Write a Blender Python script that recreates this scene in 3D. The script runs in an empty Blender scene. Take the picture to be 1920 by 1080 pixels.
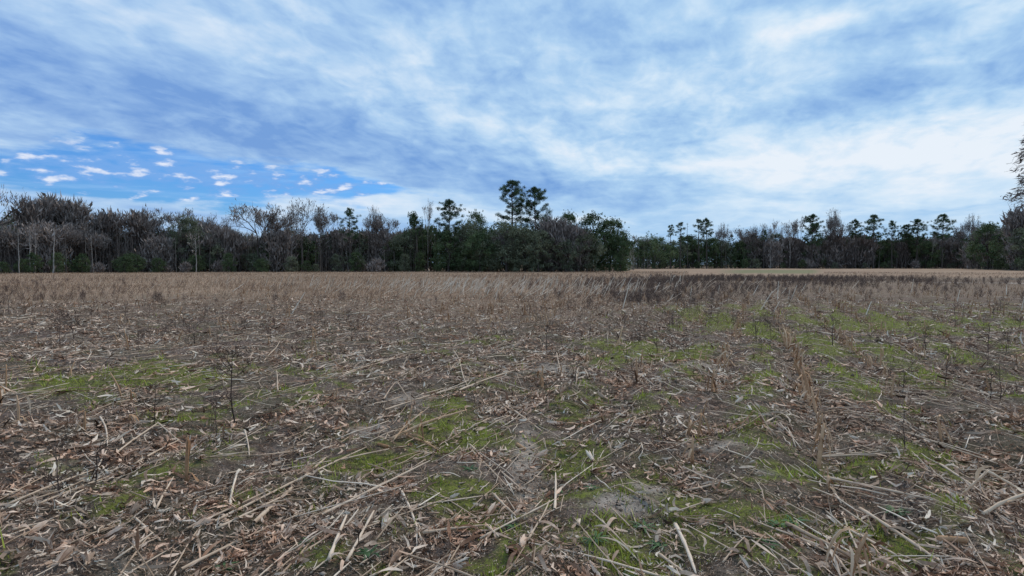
import bpy, math, random, time
import numpy as np
from mathutils import Vector, Matrix

# ---------------------------------------------------------------- camera, sky, sun, exposure
scene = bpy.context.scene
W0, H0, FPX, HORIZON, EYE = 1920.0, 1080.0, 1251.0, 496.0, 1.6
cam_data = bpy.data.cameras.new("camera")
cam_data.sensor_width = 36.0
cam_data.lens = 36.0 * FPX / W0
cam_data.clip_start = 0.05
cam_data.clip_end = 6000.0
camera = bpy.data.objects.new("camera", cam_data)
scene.collection.objects.link(camera)
camera.location = (0.0, 0.0, EYE)
camera.rotation_euler = (math.radians(90) - math.atan((540.0 - HORIZON) / FPX), 0.0, 0.0)
scene.camera = camera

SUN_AZ, SUN_EL = math.radians(40), math.radians(48)      # azimuth clockwise from +Y (view direction)
scene.view_settings.view_transform = 'Standard'
scene.view_settings.look = 'None'
scene.view_settings.exposure = 0.42
scene.view_settings.gamma = 1.0
scene.view_settings.use_curve_mapping = False

sun_data = bpy.data.lights.new("sun", 'SUN')
sun_data.energy = 1.5
sun_data.angle = math.radians(12)
sun_data.color = (1.0, 0.87, 0.74)
sun = bpy.data.objects.new("sun", sun_data)
scene.collection.objects.link(sun)
sun.rotation_euler = (math.radians(90) - SUN_EL, 0.0, math.pi - SUN_AZ)

world = bpy.data.worlds.new("World")
scene.world = world
world.use_nodes = True


class Graph:
    """small helper to write shader maths as expressions"""
    def __init__(self, tree):
        self.t = tree

    def node(self, kind, **kw):
        n = self.t.nodes.new(kind)
        for k, v in kw.items():
            setattr(n, k, v)
        return n

    def put(self, sock, v):
        if isinstance(v, bpy.types.NodeSocket):
            self.t.links.new(v, sock)
        else:
            sock.default_value = v

    def m(self, op, a, b=None, c=None, clamp=False):
        n = self.node('ShaderNodeMath', operation=op, use_clamp=clamp)
        self.put(n.inputs[0], a)
        if b is not None:
            self.put(n.inputs[1], b)
        if c is not None:
            self.put(n.inputs[2], c)
        return n.outputs[0]

    def add(self, *a):
        r = a[0]
        for x in a[1:]:
            r = self.m('ADD', r, x)
        return r

    def mul(self, *a):
        r = a[0]
        for x in a[1:]:
            r = self.m('MULTIPLY', r, x)
        return r

    def sub(self, a, b):
        return self.m('SUBTRACT', a, b)

    def smooth(self, x, lo, hi, a=0.0, b=1.0):
        n = self.node('ShaderNodeMapRange', interpolation_type='SMOOTHSTEP')
        for s, v in zip(n.inputs[:5], (x, lo, hi, a, b)):
            self.put(s, v)
        return n.outputs[0]

    def vec(self, x, y, z=0.0):
        n = self.node('ShaderNodeCombineXYZ')
        for s, v in zip(n.inputs, (x, y, z)):
            self.put(s, v)
        return n.outputs[0]

    def noise(self, v, scale, detail=4.0, rough=0.55, dist=0.0):
        n = self.node('ShaderNodeTexNoise')
        self.put(n.inputs['Vector'], v)
        n.inputs['Scale'].default_value = scale
        n.inputs['Detail'].default_value = detail
        n.inputs['Roughness'].default_value = rough
        n.inputs['Distortion'].default_value = dist
        return n.outputs[0]

    def ramp(self, x, stops):
        n = self.node('ShaderNodeValToRGB')
        el = n.color_ramp.elements
        while len(el) < len(stops):
            el.new(0.5)
        for e, (p, c) in zip(el, stops):
            e.position = p
            e.color = tuple(c) + (1.0,)
        self.put(n.inputs[0], x)
        return n.outputs[0]

    def mix(self, f, a, b, mode='MIX'):
        n = self.node('ShaderNodeMix', data_type='RGBA', blend_type=mode)
        self.put(n.inputs[0], f)
        for s, v in ((n.inputs[6], a), (n.inputs[7], b)):
            self.put(s, v if isinstance(v, bpy.types.NodeSocket) else tuple(v) + (1.0,))
        return n.outputs[2]


def lin(r, g, b):
    f = lambda c: (c / 255 / 12.92) if c / 255 <= 0.04045 else ((c / 255 + 0.055) / 1.055) ** 2.4
    return (f(r), f(g), f(b))


def build_sky():
    t = world.node_tree
    t.nodes.clear()
    g = Graph(t)
    STR = 0.1
    out = g.node('ShaderNodeOutputWorld')
    bg = g.node('ShaderNodeBackground')
    bg.inputs['Strength'].default_value = STR
    t.links.new(bg.outputs[0], out.inputs[0])
    sky = g.node('ShaderNodeTexSky', sky_type='NISHITA', sun_disc=False)
    sky.sun_elevation = SUN_EL
    sky.sun_rotation = SUN_AZ
    sky.air_density = 1.0
    sky.dust_density = 0.6
    sky.ozone_density = 2.0
    tc = g.node('ShaderNodeTexCoord')
    sep = g.node('ShaderNodeSeparateXYZ')
    t.links.new(tc.outputs['Generated'], sep.inputs[0])
    x, y, z = sep.outputs
    zc = g.m('MAXIMUM', z, 0.0)
    az = g.mul(g.m('ARCTAN2', x, y), 57.29578)
    el = g.mul(g.m('ARCSINE', zc), 57.29578)
    # position on a flat cloud layer high above the field
    d = g.add(zc, 0.17)
    u = g.m('DIVIDE', x, d)
    v = g.m('DIVIDE', y, d)
    th = math.radians(16)
    s = g.add(g.mul(u, math.sin(th)), g.mul(v, math.cos(th)))      # along the streaks
    c = g.sub(g.mul(u, math.cos(th)), g.mul(v, math.sin(th)))      # across the streaks
    warp = g.sub(g.noise(g.vec(s, c, 3.1), 0.8, 3), 0.5)
    warp2 = g.sub(g.noise(g.vec(s, c, 9.1), 0.7, 2), 0.5)
    cw = g.add(c, g.mul(warp, 0.55))
    sw = g.add(s, g.mul(warp2, 0.9))
    big = g.noise(g.vec(g.mul(sw, 0.55), cw, 1.7), 1.15, 3, 0.5)
    mid = g.noise(g.vec(g.mul(sw, 0.50), cw, 5.2), 3.6, 5, 0.60)
    rip = g.noise(g.vec(g.mul(g.add(s, g.mul(warp, .5)), 0.75), g.add(c, g.mul(warp2, .35)), 15.2), 8.0, 4, 0.55, 0.3)
    fine = g.noise(g.vec(g.mul(s, 0.8), cw, 7.7), 10.0, 5, 0.62)
    # warped angular coordinates for the large shapes
    wa = g.mul(g.sub(g.noise(g.vec(g.mul(az, 0.05), g.mul(el, 0.16), 2.0), 1.6, 4, 0.6), 0.5), 9.0)
    we = g.mul(g.sub(g.noise(g.vec(g.mul(az, 0.05), g.mul(el, 0.16), 8.0), 1.6, 4, 0.6), 0.5), 4.0)
    azw = g.add(az, wa)
    elw = g.add(el, we)

    def blob(px, py, wx, wy, tilt, amp, power=1.0):
        """soft elliptical cloud bank or gap at a direction; widths in degrees, tilt in degrees"""
        a0 = math.degrees(math.atan((px - 960) / FPX))
        e0 = math.degrees(math.atan((HORIZON - py) / FPX * math.cos(math.radians(a0))))
        ct, st = math.cos(math.radians(tilt)), math.sin(math.radians(tilt))
        da = g.sub(azw, a0)
        de = g.sub(elw, e0)
        p = g.mul(g.add(g.mul(da, ct), g.mul(de, st)), 1.0 / wx)
        q = g.mul(g.sub(g.mul(de, ct), g.mul(da, st)), 1.0 / wy)
        r2 = g.add(g.mul(p, p), g.mul(q, q))
        return g.mul(g.m('EXPONENT', g.mul(r2, -power)), amp)

    low = g.smooth(el, 1.0, 11.0, 0.15, 1.0)
    flat = g.noise(g.vec(g.mul(az, 0.035), g.mul(elw, 0.42), 31.0), 2.0, 5, 0.55)
    # thickness of the high layer: thin = bright, thick = blue-grey
    thick = g.add(g.mul(g.sub(big, 0.5), 0.60), g.mul(g.sub(mid, 0.5), low, 1.25), g.mul(g.sub(rip, 0.5), low, 1.15), g.mul(g.sub(fine, 0.5), low, 0.30), g.mul(g.sub(flat, 0.5), g.sub(1.15, low), 1.3), 0.54)
    banks = [(900, 310, 17, 2.0, -11, 0.38), (560, 275, 14, 1.6, -14, 0.22), (620, 170, 12, 1.6, -16, 0.18),
             (1300, 135, 9, 1.8, -4, 0.20), (1640, 90, 8, 1.6, 6, 0.34), (1800, 130, 8, 1.5, 14, 0.22),
             (1150, 30, 9, 2.2, 0, 0.22), (80, 160, 10, 5, -15, 0.18), (1680, 170, 10, 2.0, 8, 0.22),
             (1250, 240, 8, 3, 0, 0.12), (1050, 360, 9, 0.9, -6, 0.26), (1290, 345, 5, 0.6, -3, 0.16), 
             (1640, 330, 7, 0.7, 4, 0.30), (1500, 375, 9, 0.8, 0, 0.30),
             (620, 120, 11, 1.3, -14, -0.28), (900, 245, 14, 1.3, -9, -0.22), (300, 60, 12, 1.2, -16, -0.10), (150, 100, 12, 4, -16, 0.20), (450, 200, 12, 3, -14, 0.12), (150, 230, 12, 2, -10, 0.08),
             (1650, 45, 8, 1.1, 6, -0.45), (1780, 70, 6, 0.9, 16, -0.40), (1430, 145, 10, 1.2, 3, -0.28), 
             (1600, 310, 18, 3.0, 2, -0.60), (1850, 260, 7, 3.2, 10, -0.28), (1100, 300, 12, 1.6, -6, -0.26), (1500, 390, 6, 0.5, 0, -0.4),
             (700, 385, 17, 1.0, -2, -0.42), (1450, 80, 6, 3, 0, -0.12), (1180, 180, 10, 2.0, 0, -0.18)]
    for b in banks:
        thick = g.add(thick, blob(*b))
    tc_ = g.m('MULTIPLY', g.add(thick, 0.10), 0.80, clamp=True)
    cloud = g.ramp(tc_, [(0.0, lin(231, 240, 250)), (0.25, lin(204, 227, 247)), (0.5, lin(172, 207, 240)),
                         (0.72, lin(148, 187, 231)), (1.0, lin(118, 162, 219))])
    # the layer is lilac away from the sun and whiter toward it
    side = g.smooth(az, -45.0, 20.0)
    cloud = g.mix(side, g.mix(1.0, cloud, (0.99, 0.955, 0.98), 'MULTIPLY'), cloud)

    # gap with clear blue low on the left, streaked and dotted by small cumulus
    hole = g.add(blob(340, 333, 13, 2.2, -5, 1.08, 1.0), blob(130, 345, 9, 1.6, 0, 0.5), blob(640, 355, 9, 0.8, -5, 0.70),
                 g.mul(blob(1270, 470, 20, 1.2, 0, 0.45), 1.0))
    hn = g.noise(g.vec(g.mul(az, 0.06), g.mul(el, 0.26), 4.0), 3.0, 6, 0.6)
    clear = g.smooth(g.add(hole, g.mul(g.sub(hn, 0.5), 1.3)), 0.38, 0.78)
    puff = g.noise(g.vec(g.mul(az, 0.13), g.mul(el, 0.38), 11.0), 4.1, 6, 0.54)
    band = g.add(blob(330, 322, 13, 1.5, -5, 0.22), blob(180, 325, 6, 1.5, 0, 0.06), blob(560, 350, 11, 1.2, -4, 0.08))
    puffs = g.smooth(g.add(puff, band), 0.565, 0.77)
    wisp = g.smooth(g.noise(g.vec(g.mul(az, 0.05), g.mul(el, 0.7), 21.0), 2.2, 5, 0.6), 0.45, 0.78)
    blue = g.mix(1.0, sky.outputs[0], (0.26, 0.55, 0.97), 'MULTIPLY')
    k = 0.755 / STR
    cloud_k = g.mix(1.0, cloud, (k, k, k), 'MULTIPLY')
    puff_c = g.mix(g.smooth(puff, .52, .72), tuple(q * k for q in lin(120, 170, 232)), tuple(q * k for q in lin(238, 242, 252)))
    gap = g.mix(g.mul(wisp, 0.62), blue, tuple(q * k for q in lin(160, 200, 244)))
    gap = g.mix(g.mul(puffs, 0.85), gap, puff_c)
    col = g.mix(clear, cloud_k, gap)
    col = g.mix(g.smooth(z, -0.03, 0.0), tuple(q * k for q in lin(120, 140, 165)), col)
    t.links.new(col, bg.inputs['Color'])


build_sky()

# ---------------------------------------------------------------- helpers
rng = np.random.default_rng(7)
rnd = random.Random(11)
ROOT = scene.collection


def at(px, py, z=0.0):
    """point of the field that the photograph shows at pixel px, py (1920 x 1080)"""
    dist = (EYE - z) * FPX / max(py - HORIZON, 0.5)
    return ((px - 960.0) / FPX * dist, dist)


def far(px, dist):
    return ((px - 960.0) / FPX * dist, dist)


def lattice(ix, iy, seed):
    n = (ix.astype(np.int64) * 374761393 + iy.astype(np.int64) * 668265263 + seed * 974634777) & 0x7fffffff
    n = ((n ^ (n >> 13)) * 1274126177) & 0x7fffffff
    return ((n ^ (n >> 16)) & 0xffff) / 65535.0


def vnoise(x, y, seed):
    x = np.asarray(x, float); y = np.asarray(y, float)
    ix, iy = np.floor(x), np.floor(y)
    fx, fy = x - ix, y - iy
    fx = fx * fx * (3 - 2 * fx); fy = fy * fy * (3 - 2 * fy)
    a = lattice(ix, iy, seed); b = lattice(ix + 1, iy, seed)
    c = lattice(ix, iy + 1, seed); d = lattice(ix + 1, iy + 1, seed)
    return (a * (1 - fx) + b * fx) * (1 - fy) + (c * (1 - fx) + d * fx) * fy


def fbm(x, y, scale, seed, octaves=4, gain=0.5):
    r = 0.0; amp = 1.0; tot = 0.0
    for o in range(octaves):
        r = r + amp * vnoise(np.asarray(x) * scale + 17.3 * o, np.asarray(y) * scale - 9.1 * o, seed + o)
        tot += amp; amp *= gain; scale *= 2.03
    return r / tot


def sstep(x, a, b):
    t = np.clip((x - a) / (b - a), 0, 1)
    return t * t * (3 - 2 * t)


ROW_AZ = math.radians(20.5)          # crop rows run away to the right of the view
ROW_OFF = 0.49
ROW_GAP = 1.09


def row_coord(x, y):
    """signed distance across the rows, in rows"""
    return (x * math.cos(ROW_AZ) - y * math.sin(ROW_AZ)) / ROW_GAP


def height(x, y):
    x = np.asarray(x, float); y = np.asarray(y, float)
    r = np.hypot(x, y)
    near = 1 - sstep(r, 25, 60)
    h = (fbm(x, y, 0.35, 3, 3) - 0.5) * 0.16
    h = h + (fbm(x, y, 2.2, 5, 4, 0.55) - 0.5) * 0.10 * near
    h = h + (fbm(x, y, 11.0, 8, 3, 0.6) - 0.5) * 0.035 * near
    rc = row_coord(x, y)
    h = h + 0.035 * np.cos(2 * math.pi * rc) * sstep(rc, -9, -3) * (1 - 0.6 * sstep(r, 20, 60))
    # low rise under the weeds on the right, and worn ruts in the foreground
    h = h + 0.22 * np.exp(-(((x - 22) / 16) ** 2 + ((y - 52) / 9) ** 2))
    h = h - 0.05 * np.exp(-((x - 0.42 + 0.06 * (y - 4)) / 0.35) ** 2) * (1 - sstep(y, 8, 14))
    return h


def blobs(x, y, items):
    m = 0.0
    for px, py, wx, wy, a in items:
        cx, cy = at(px, py)
        sx = wx / FPX * cy
        y0, y1 = at(0, py + wy)[1], at(0, py - wy)[1]
        sy = (y1 - y0) / 2
        m = m + a * np.exp(-(((x - cx) / sx) ** 2 + ((y - cy) / sy) ** 2))
    return m


MOSS = [(1430, 620, 40, 40, .9), (1425, 585, 22, 30, .6), (1320, 595, 60, 18, .6), (1570, 605, 45, 14, .8), (1690, 608, 60, 14, 1.0),
        (1640, 655, 80, 14, .5), (1080, 830, 60, 40, .6), (820, 930, 90, 50, .6), (880, 800, 60, 30, .4), (300, 700, 160, 26, .6),
        (100, 720, 120, 20, .4), (640, 710, 90, 18, .4), (820, 815, 50, 20, .5), (260, 900, 90, 60, .5), (90, 880, 90, 40, .4),
        (430, 960, 80, 40, .4), (1240, 940, 70, 30, .6), (1180, 1030, 80, 30, .5), (1480, 900, 120, 30, .4), (1560, 700, 80, 20, .4),
        (1660, 1020, 90, 40, .5), (1760, 860, 90, 25, .3), (700, 860, 70, 16, .5), (1250, 670, 100, 16, .6), (1380, 780, 90, 20, .4),
        (1150, 650, 100, 14, .4), (940, 640, 120, 12, .4), (1900, 610, 60, 14, .5), (1440, 990, 70, 24, .4), (920, 1050, 60, 25, .5),
        (560, 1050, 90, 30, .3), (300, 790, 100, 20, .3)]
SAND = [(1160, 945, 70, 16, 1.1), (1220, 912, 40, 12, .9), (990, 880, 30, 60, .8), (985, 830, 30, 24, .6), (760, 745, 80, 12, .8),
        (700, 800, 60, 12, .6), (1040, 690, 60, 10, .7), (1450, 900, 50, 8, .5), (1110, 1040, 60, 30, .5), (1360, 840, 50, 10, .5), (1300, 690, 60, 8, .4)]


def moss_at(x, y):
    m = blobs(x, y, MOSS) * 1.25 + 0.12 + (fbm(x, y, 1.4, 21, 4, 0.6) - 0.5) * 1.7
    m = m + 1.0 * (fbm(x, y, 6, 29, 3) - 0.5)
    m = m + 0.10 * sstep(fbm(x, y, 0.12, 31, 2), .42, .6)
    px = 960 + FPX * x / np.maximum(y, .1)
    right = sstep(px, 1000, 1300)
    m = m - right * .34 * np.cos(2 * math.pi * (row_coord(x, y) - ROW_OFF)) * sstep(y, 6, 10)
    m = m - .42 * (1 - right) * sstep(y, 9, 17) + .02 * right * sstep(y, 9, 15)
    m = m - 1.2 * sstep(y, 24, 36)
    return sstep(m, 0.24, 0.80)


def sand_at(x, y):
    m = blobs(x, y, SAND) * 1.15 + .06 + (fbm(x, y, 2.0, 41, 4, 0.6) - 0.5) * 1.2
    return sstep(m, 0.22, 0.95) * (1 - sstep(y, 18, 30))


def link(name, mesh, mat=None, parent=None):
    o = bpy.data.objects.new(name, mesh)
    ROOT.objects.link(o)
    if mat and not mesh.materials:
        mesh.materials.append(mat)
    if parent:
        o.parent = parent
    return o


def mesh_from(name, verts, faces_list, tone=None, smooth=False, attrs=None):
    """faces_list: list of int arrays (n,3) or (n,4)"""
    me = bpy.data.meshes.new(name)
    verts = np.asarray(verts, np.float32)
    faces_list = [f for f in faces_list if len(f)]
    loops = np.concatenate([f.ravel() for f in faces_list]).astype(np.int32)
    totals = np.concatenate([np.full(len(f), f.shape[1]) for f in faces_list]).astype(np.int32)
    starts = np.concatenate([[0], np.cumsum(totals)[:-1]]).astype(np.int32)
    me.vertices.add(len(verts)); me.vertices.foreach_set("co", verts.ravel())
    me.loops.add(len(loops)); me.loops.foreach_set("vertex_index", loops)
    me.polygons.add(len(totals)); me.polygons.foreach_set("loop_start", starts)
    me.polygons.foreach_set("loop_total", totals)
    if smooth:
        me.polygons.foreach_set("use_smooth", np.ones(len(totals), bool))
    allat = dict(attrs or {})
    if tone is not None:
        allat['tone'] = tone
    for k, v in allat.items():
        a = me.attributes.new(k, 'FLOAT', 'POINT')
        a.data.foreach_set("value", np.asarray(v, np.float32))
    me.update(calc_edges=True)
    return me


def concat(parts):
    """parts: (verts, [faces...], tone) -> one set"""
    V, F3, F4, T, n = [], [], [], [], 0
    for v, fs, t in parts:
        V.append(v); T.append(t)
        for f in fs:
            if len(f):
                (F3 if f.shape[1] == 3 else F4).append(f + n)
        n += len(v)
    fl = []
    if F3: fl.append(np.concatenate(F3))
    if F4: fl.append(np.concatenate(F4))
    return np.concatenate(V), fl, np.concatenate(T)


def unit(v):
    return v / np.maximum(np.linalg.norm(v, axis=-1, keepdims=True), 1e-9)


def tubes(path, rad, sides=4, tone=None, cap=True):
    """path (n,k,3), rad (n,k): n tubes of k rings"""
    path = np.asarray(path, float); n, k, _ = path.shape
    d = np.gradient(path, axis=1)
    d = unit(d)
    up = np.where(np.abs(d[..., 2:3]) > 0.9, np.array([1., 0, 0]), np.array([0, 0, 1.]))
    a = unit(np.cross(d, up)); b = np.cross(d, a)
    ang = np.arange(sides) / sides * 2 * math.pi
    ring = (a[:, :, None, :] * np.cos(ang)[None, None, :, None] + b[:, :, None, :] * np.sin(ang)[None, None, :, None])
    v = path[:, :, None, :] + ring * rad[:, :, None, None]
    v = v.reshape(-1, 3)
    base = (np.arange(n) * k * sides)[:, None, None]
    i = (np.arange(k - 1) * sides)[None, :, None]
    j = np.arange(sides)[None, None, :]
    j2 = (j + 1) % sides
    f = np.stack([base + i + j, base + i + j2, base + i + sides + j2, base + i + sides + j], -1).reshape(-1, 4)
    fs = [f]
    if cap and sides == 4:
        e = base[:, 0, 0]
        fs.append(np.stack([e + 3, e + 2, e + 1, e], -1))
        e2 = e + (k - 1) * sides
        fs.append(np.stack([e2, e2 + 1, e2 + 2, e2 + 3], -1))
    elif cap and sides == 6:
        e = base[:, 0, 0] + (k - 1) * sides
        fs.append(np.stack([e, e + 1, e + 2, e + 3], -1)); fs.append(np.stack([e, e + 3, e + 4, e + 5], -1))
        e = base[:, 0, 0]
        fs.append(np.stack([e + 3, e + 2, e + 1, e], -1)); fs.append(np.stack([e + 5, e + 4, e + 3, e], -1))
    t = np.repeat(np.broadcast_to(np.asarray(0.5 if tone is None else tone, float).reshape(-1, 1), (n, 1)), k * sides, axis=1).ravel()
    return v, fs, t


def ribbons(path, side, width, tone=None):
    """path (n,k,3), side (n,k,3) unit, width (n,k): flat curled strips"""
    n, k, _ = path.shape
    v = np.stack([path - side * width[..., None] / 2, path + side * width[..., None] / 2], 2).reshape(-1, 3)
    base = (np.arange(n) * k * 2)[:, None]
    i = (np.arange(k - 1) * 2)[None, :]
    f = np.stack([base + i, base + i + 1, base + i + 3, base + i + 2], -1).reshape(-1, 4)
    t = np.repeat(np.broadcast_to(np.asarray(0.5 if tone is None else tone, float).reshape(-1, 1), (n, 1)), k * 2, axis=1).ravel()
    return v, [f], t


def material(name, stops, rough=0.85, noise_scale=None, noise_amt=0.25, obj_amt=0.0, translucent=0.0, spec=0.2, bump=0.0, stretch=None, red=False):
    """colour ramp over the piece's own tone, a little grain and a little difference from one copy to the next"""
    m = bpy.data.materials.new(name)
    m.use_nodes = True
    t = m.node_tree; t.nodes.clear()
    g = Graph(t)
    out = g.node('ShaderNodeOutputMaterial')
    b = g.node('ShaderNodeBsdfPrincipled')
    b.inputs['Roughness'].default_value = rough
    b.inputs['Specular IOR Level'].default_value = spec
    at_ = g.node('ShaderNodeAttribute', attribute_name='tone')
    v = at_.outputs['Fac']
    if noise_scale:
        tc = g.node('ShaderNodeTexCoord')
        co = tc.outputs['Object']
        if stretch:
            mp = g.node('ShaderNodeMapping'); t.links.new(co, mp.inputs[0]); mp.inputs['Scale'].default_value = stretch
            co = mp.outputs[0]
        nz = g.noise(co, noise_scale, 4, 0.6)
        v = g.add(v, g.mul(g.sub(nz, 0.5), noise_amt * 2))
        if bump:
            bn = g.node('ShaderNodeBump'); bn.inputs['Strength'].default_value = bump
            t.links.new(nz, bn.inputs['Height']); t.links.new(bn.outputs[0], b.inputs['Normal'])
    if obj_amt:
        oi = g.node('ShaderNodeObjectInfo')
        v = g.add(v, g.mul(g.sub(oi.outputs['Random'], 0.5), obj_amt * 2))
    col = g.ramp(v, stops)
    if red:      # leaves of some patches are redder, others bleached grey
        geo = g.node('ShaderNodeNewGeometry')
        pn = g.noise(geo.outputs['Position'], 1.7, 5, 0.7)
        col = g.mix(1.0, col, g.ramp(pn, [(.36, (.92, 1.0, .98)), (.5, (1.0, .98, .94)), (.62, (1.0, .80, .68))]), 'MULTIPLY')
    t.links.new(col, b.inputs['Base Color'])
    if translucent:
        tr = g.node('ShaderNodeBsdfTranslucent'); t.links.new(col, tr.inputs[0])
        mx = g.node('ShaderNodeMixShader'); mx.inputs[0].default_value = translucent
        t.links.new(b.outputs[0], mx.inputs[1]); t.links.new(tr.outputs[0], mx.inputs[2])
        t.links.new(mx.outputs[0], out.inputs[0])
    else:
        t.links.new(b.outputs[0], out.inputs[0])
    return m


M_straw = material("dry corn stalk", [(0.0, (.10, .058, .032)), (0.3, (.30, .20, .13)), (0.6, (.56, .42, .30)), (1.0, (.82, .69, .55))], 0.8, 16, 0.40, 0.0, spec=.08, stretch=(1.5, .35, 1.5), bump=0.3)
M_litter = material("shredded corn leaves", [(0.0, (.040, .024, .016)), (0.35, (.17, .108, .078)), (0.65, (.46, .335, .255)), (1.0, (.82, .68, .56))], 0.9, 35, 0.22, translucent=0.12, spec=.05, red=True)
M_rust = material("brown standing stubble", [(0.0, (.09, .042, .020)), (0.3, (.30, .16, .080)), (0.65, (.58, .37, .22)), (1.0, (.78, .60, .43))], 0.85, 25, 0.2, 0.15)
M_weed = material("dead weed stems", [(0.0, (.020, .014, .012)), (0.5, (.085, .056, .046)), (1.0, (.22, .148, .115))], 0.9, 20, 0.15, 0.2)
M_grass = material("moss and low grass", [(0.0, (.06, .07, .012)), (0.5, (.22, .255, .035)), (1.0, (.46, .50, .09))], 0.8, translucent=0.25)
M_teal = material("rosette leaves", [(0.0, (.025, .055, .028)), (0.5, (.065, .13, .055)), (1.0, (.13, .22, .08))], 0.7, translucent=0.2)
M_dry = material("dry field grass", [(0.0, (.09, .053, .034)), (0.5, (.33, .220, .145)), (1.0, (.64, .49, .35))], 0.9, translucent=0.15)
M_pale = material("pale bark", [(0.0, (.16, .14, .125)), (0.5, (.34, .31, .28)), (1.0, (.52, .49, .45))], 0.95, 1.2, 0.25, stretch=(3, 3, .6))
M_bark = material("bark", [(0.0, (.03, .024, .021)), (0.5, (.085, .070, .062)), (0.8, (.20, .17, .15)), (1.0, (.38, .34, .30))], 0.95, 1.2, 0.2, stretch=(3, 3, .6))
M_twig = material("twigs", [(0.0, (.11, .092, .083)), (0.5, (.26, .218, .195)), (1.0, (.44, .385, .35))], 0.95, None, 0, 0.12)
M_pine = material("pine needles", [(0.0, (.018, .036, .018)), (0.5, (.048, .088, .040)), (1.0, (.11, .16, .07))], 0.7, None, 0, 0.10, translucent=0.15)
M_leaf = material("evergreen leaves", [(0.0, (.026, .042, .018)), (0.5, (.068, .105, .044)), (1.0, (.15, .19, .085))], 0.7, None, 0, 0.14, translucent=0.15)
M_greyleaf = material("grey green leaves", [(0.0, (.05, .060, .034)), (0.5, (.125, .142, .088)), (1.0, (.23, .25, .165))], 0.8, None, 0, 0.12, translucent=0.15)


def describe(px, py, marks, far_=False):
    """where something is, said by the nearest landmark"""
    best = min(marks, key=lambda m: ((m[0] - px) / 1.0) ** 2 + ((m[1] - py) * 2.2) ** 2)
    dx, dy = px - best[0], (py - best[1]) * 2.2
    if abs(dx) >= abs(dy): w = 'left of' if dx < 0 else 'right of'
    else: w = 'beyond' if dy < 0 else 'in front of'
    near = 'close ' if math.hypot(dx, dy) < 70 else ''
    return f"{near}{w} {best[2]}".replace('close in front', 'right in front').replace('close left', 'just left').replace('close right', 'just right').replace('close beyond', 'just beyond')


LAND = [(560, 965, "the long straight stalk"), (700, 920, "the upper end of the long straight stalk"), (520, 930, "the crossed stalk bundle"), (385, 995, "the cream husk"),
        (258, 884, "the small white husk on the left"), (270, 962, "the grey shredded husk"), (60, 995, "the corner leaf husk"), (210, 1008, "the long purplish husk"),
        (155, 1060, "the bottom edge grey husk"), (735, 1040, "the striped open husk"), (865, 1052, "the round fanned husk"), (770, 970, "the white peeled piece on moss"),
        (432, 930, "the white askew piece on the left"), (188, 815, "the white piece at the left"), (458, 835, "the small white stick"), (1290, 1030, "the thick white stalk"),
        (1042, 915, "the pale standing stalk"), (930, 870, "the two parallel sloping stalks"), (850, 990, "the broken joint"), (1190, 935, "the pale sand patch"),
        (1345, 915, "the level stalk"), (1440, 945, "the dark sloping stalk"), (1615, 866, "the two level parallel stalks"), (1650, 935, "the long sloping stalk"),
        (1602, 1020, "the rusty standing leaf"), (1862, 905, "the bent elbow stalk"), (1790, 1041, "the bare corn cob"), (1463, 795, "the crossing pale stalk"),
        (780, 810, "the leaning brown stalk"), (735, 745, "the propped stalks"), (910, 720, "the tangled pile"), (990, 785, "the sandy hollow"), (1090, 708, "the two white stakes"),
        (1048, 685, "the pale leaning stalk"), (517, 718, "the standing pale stick"), (508, 662, "the bent pale stalk"), (66, 690, "the pointing stalk at the left edge"),
        (290, 812, "the peaked stalk pair"), (438, 720, "the large black weed"), (103, 895, "the curled black weed"), (1246, 810, "the tiny black weed"), (1880, 720, "the dark weed at the right edge"),
        (343, 860, "the thick brown stub"), (223, 722, "the tall thin stub"), (1300, 845, "the brown leafy stub"), (587, 630, "the tall brown stubble clump"), (1500, 720, "the thickest stubble row"),
        (1370, 650, "the second stubble row"), (1655, 690, "the leafy stub on the right"), (1563, 610, "the dark forked weed"), (1690, 608, "the bright moss patch on the right"),
        (1430, 600, "the brightest green strip"), (1230, 1000, "the twin green rosettes"), (1120, 1015, "the blue green rosette"), (1495, 990, "the vivid green rosette"),
        (1130, 892, "the straw yellow husk"), (965, 1045, "the tan fibrous husk"), (1885, 1015, "the brown corner husk"), (1820, 855, "the small bright husk on the right"),
        (1250, 780, "the bright white husk"), (950, 590, "the broken stub row in the middle"), (240, 645, "the leaning leaf stub"), (120, 640, "the pair of spreading weeds"),
        (300, 700, "the long moss patch on the left"), (1250, 670, "the moss strip right of centre"), (1856, 640, "the thin weed on the right")]


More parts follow.
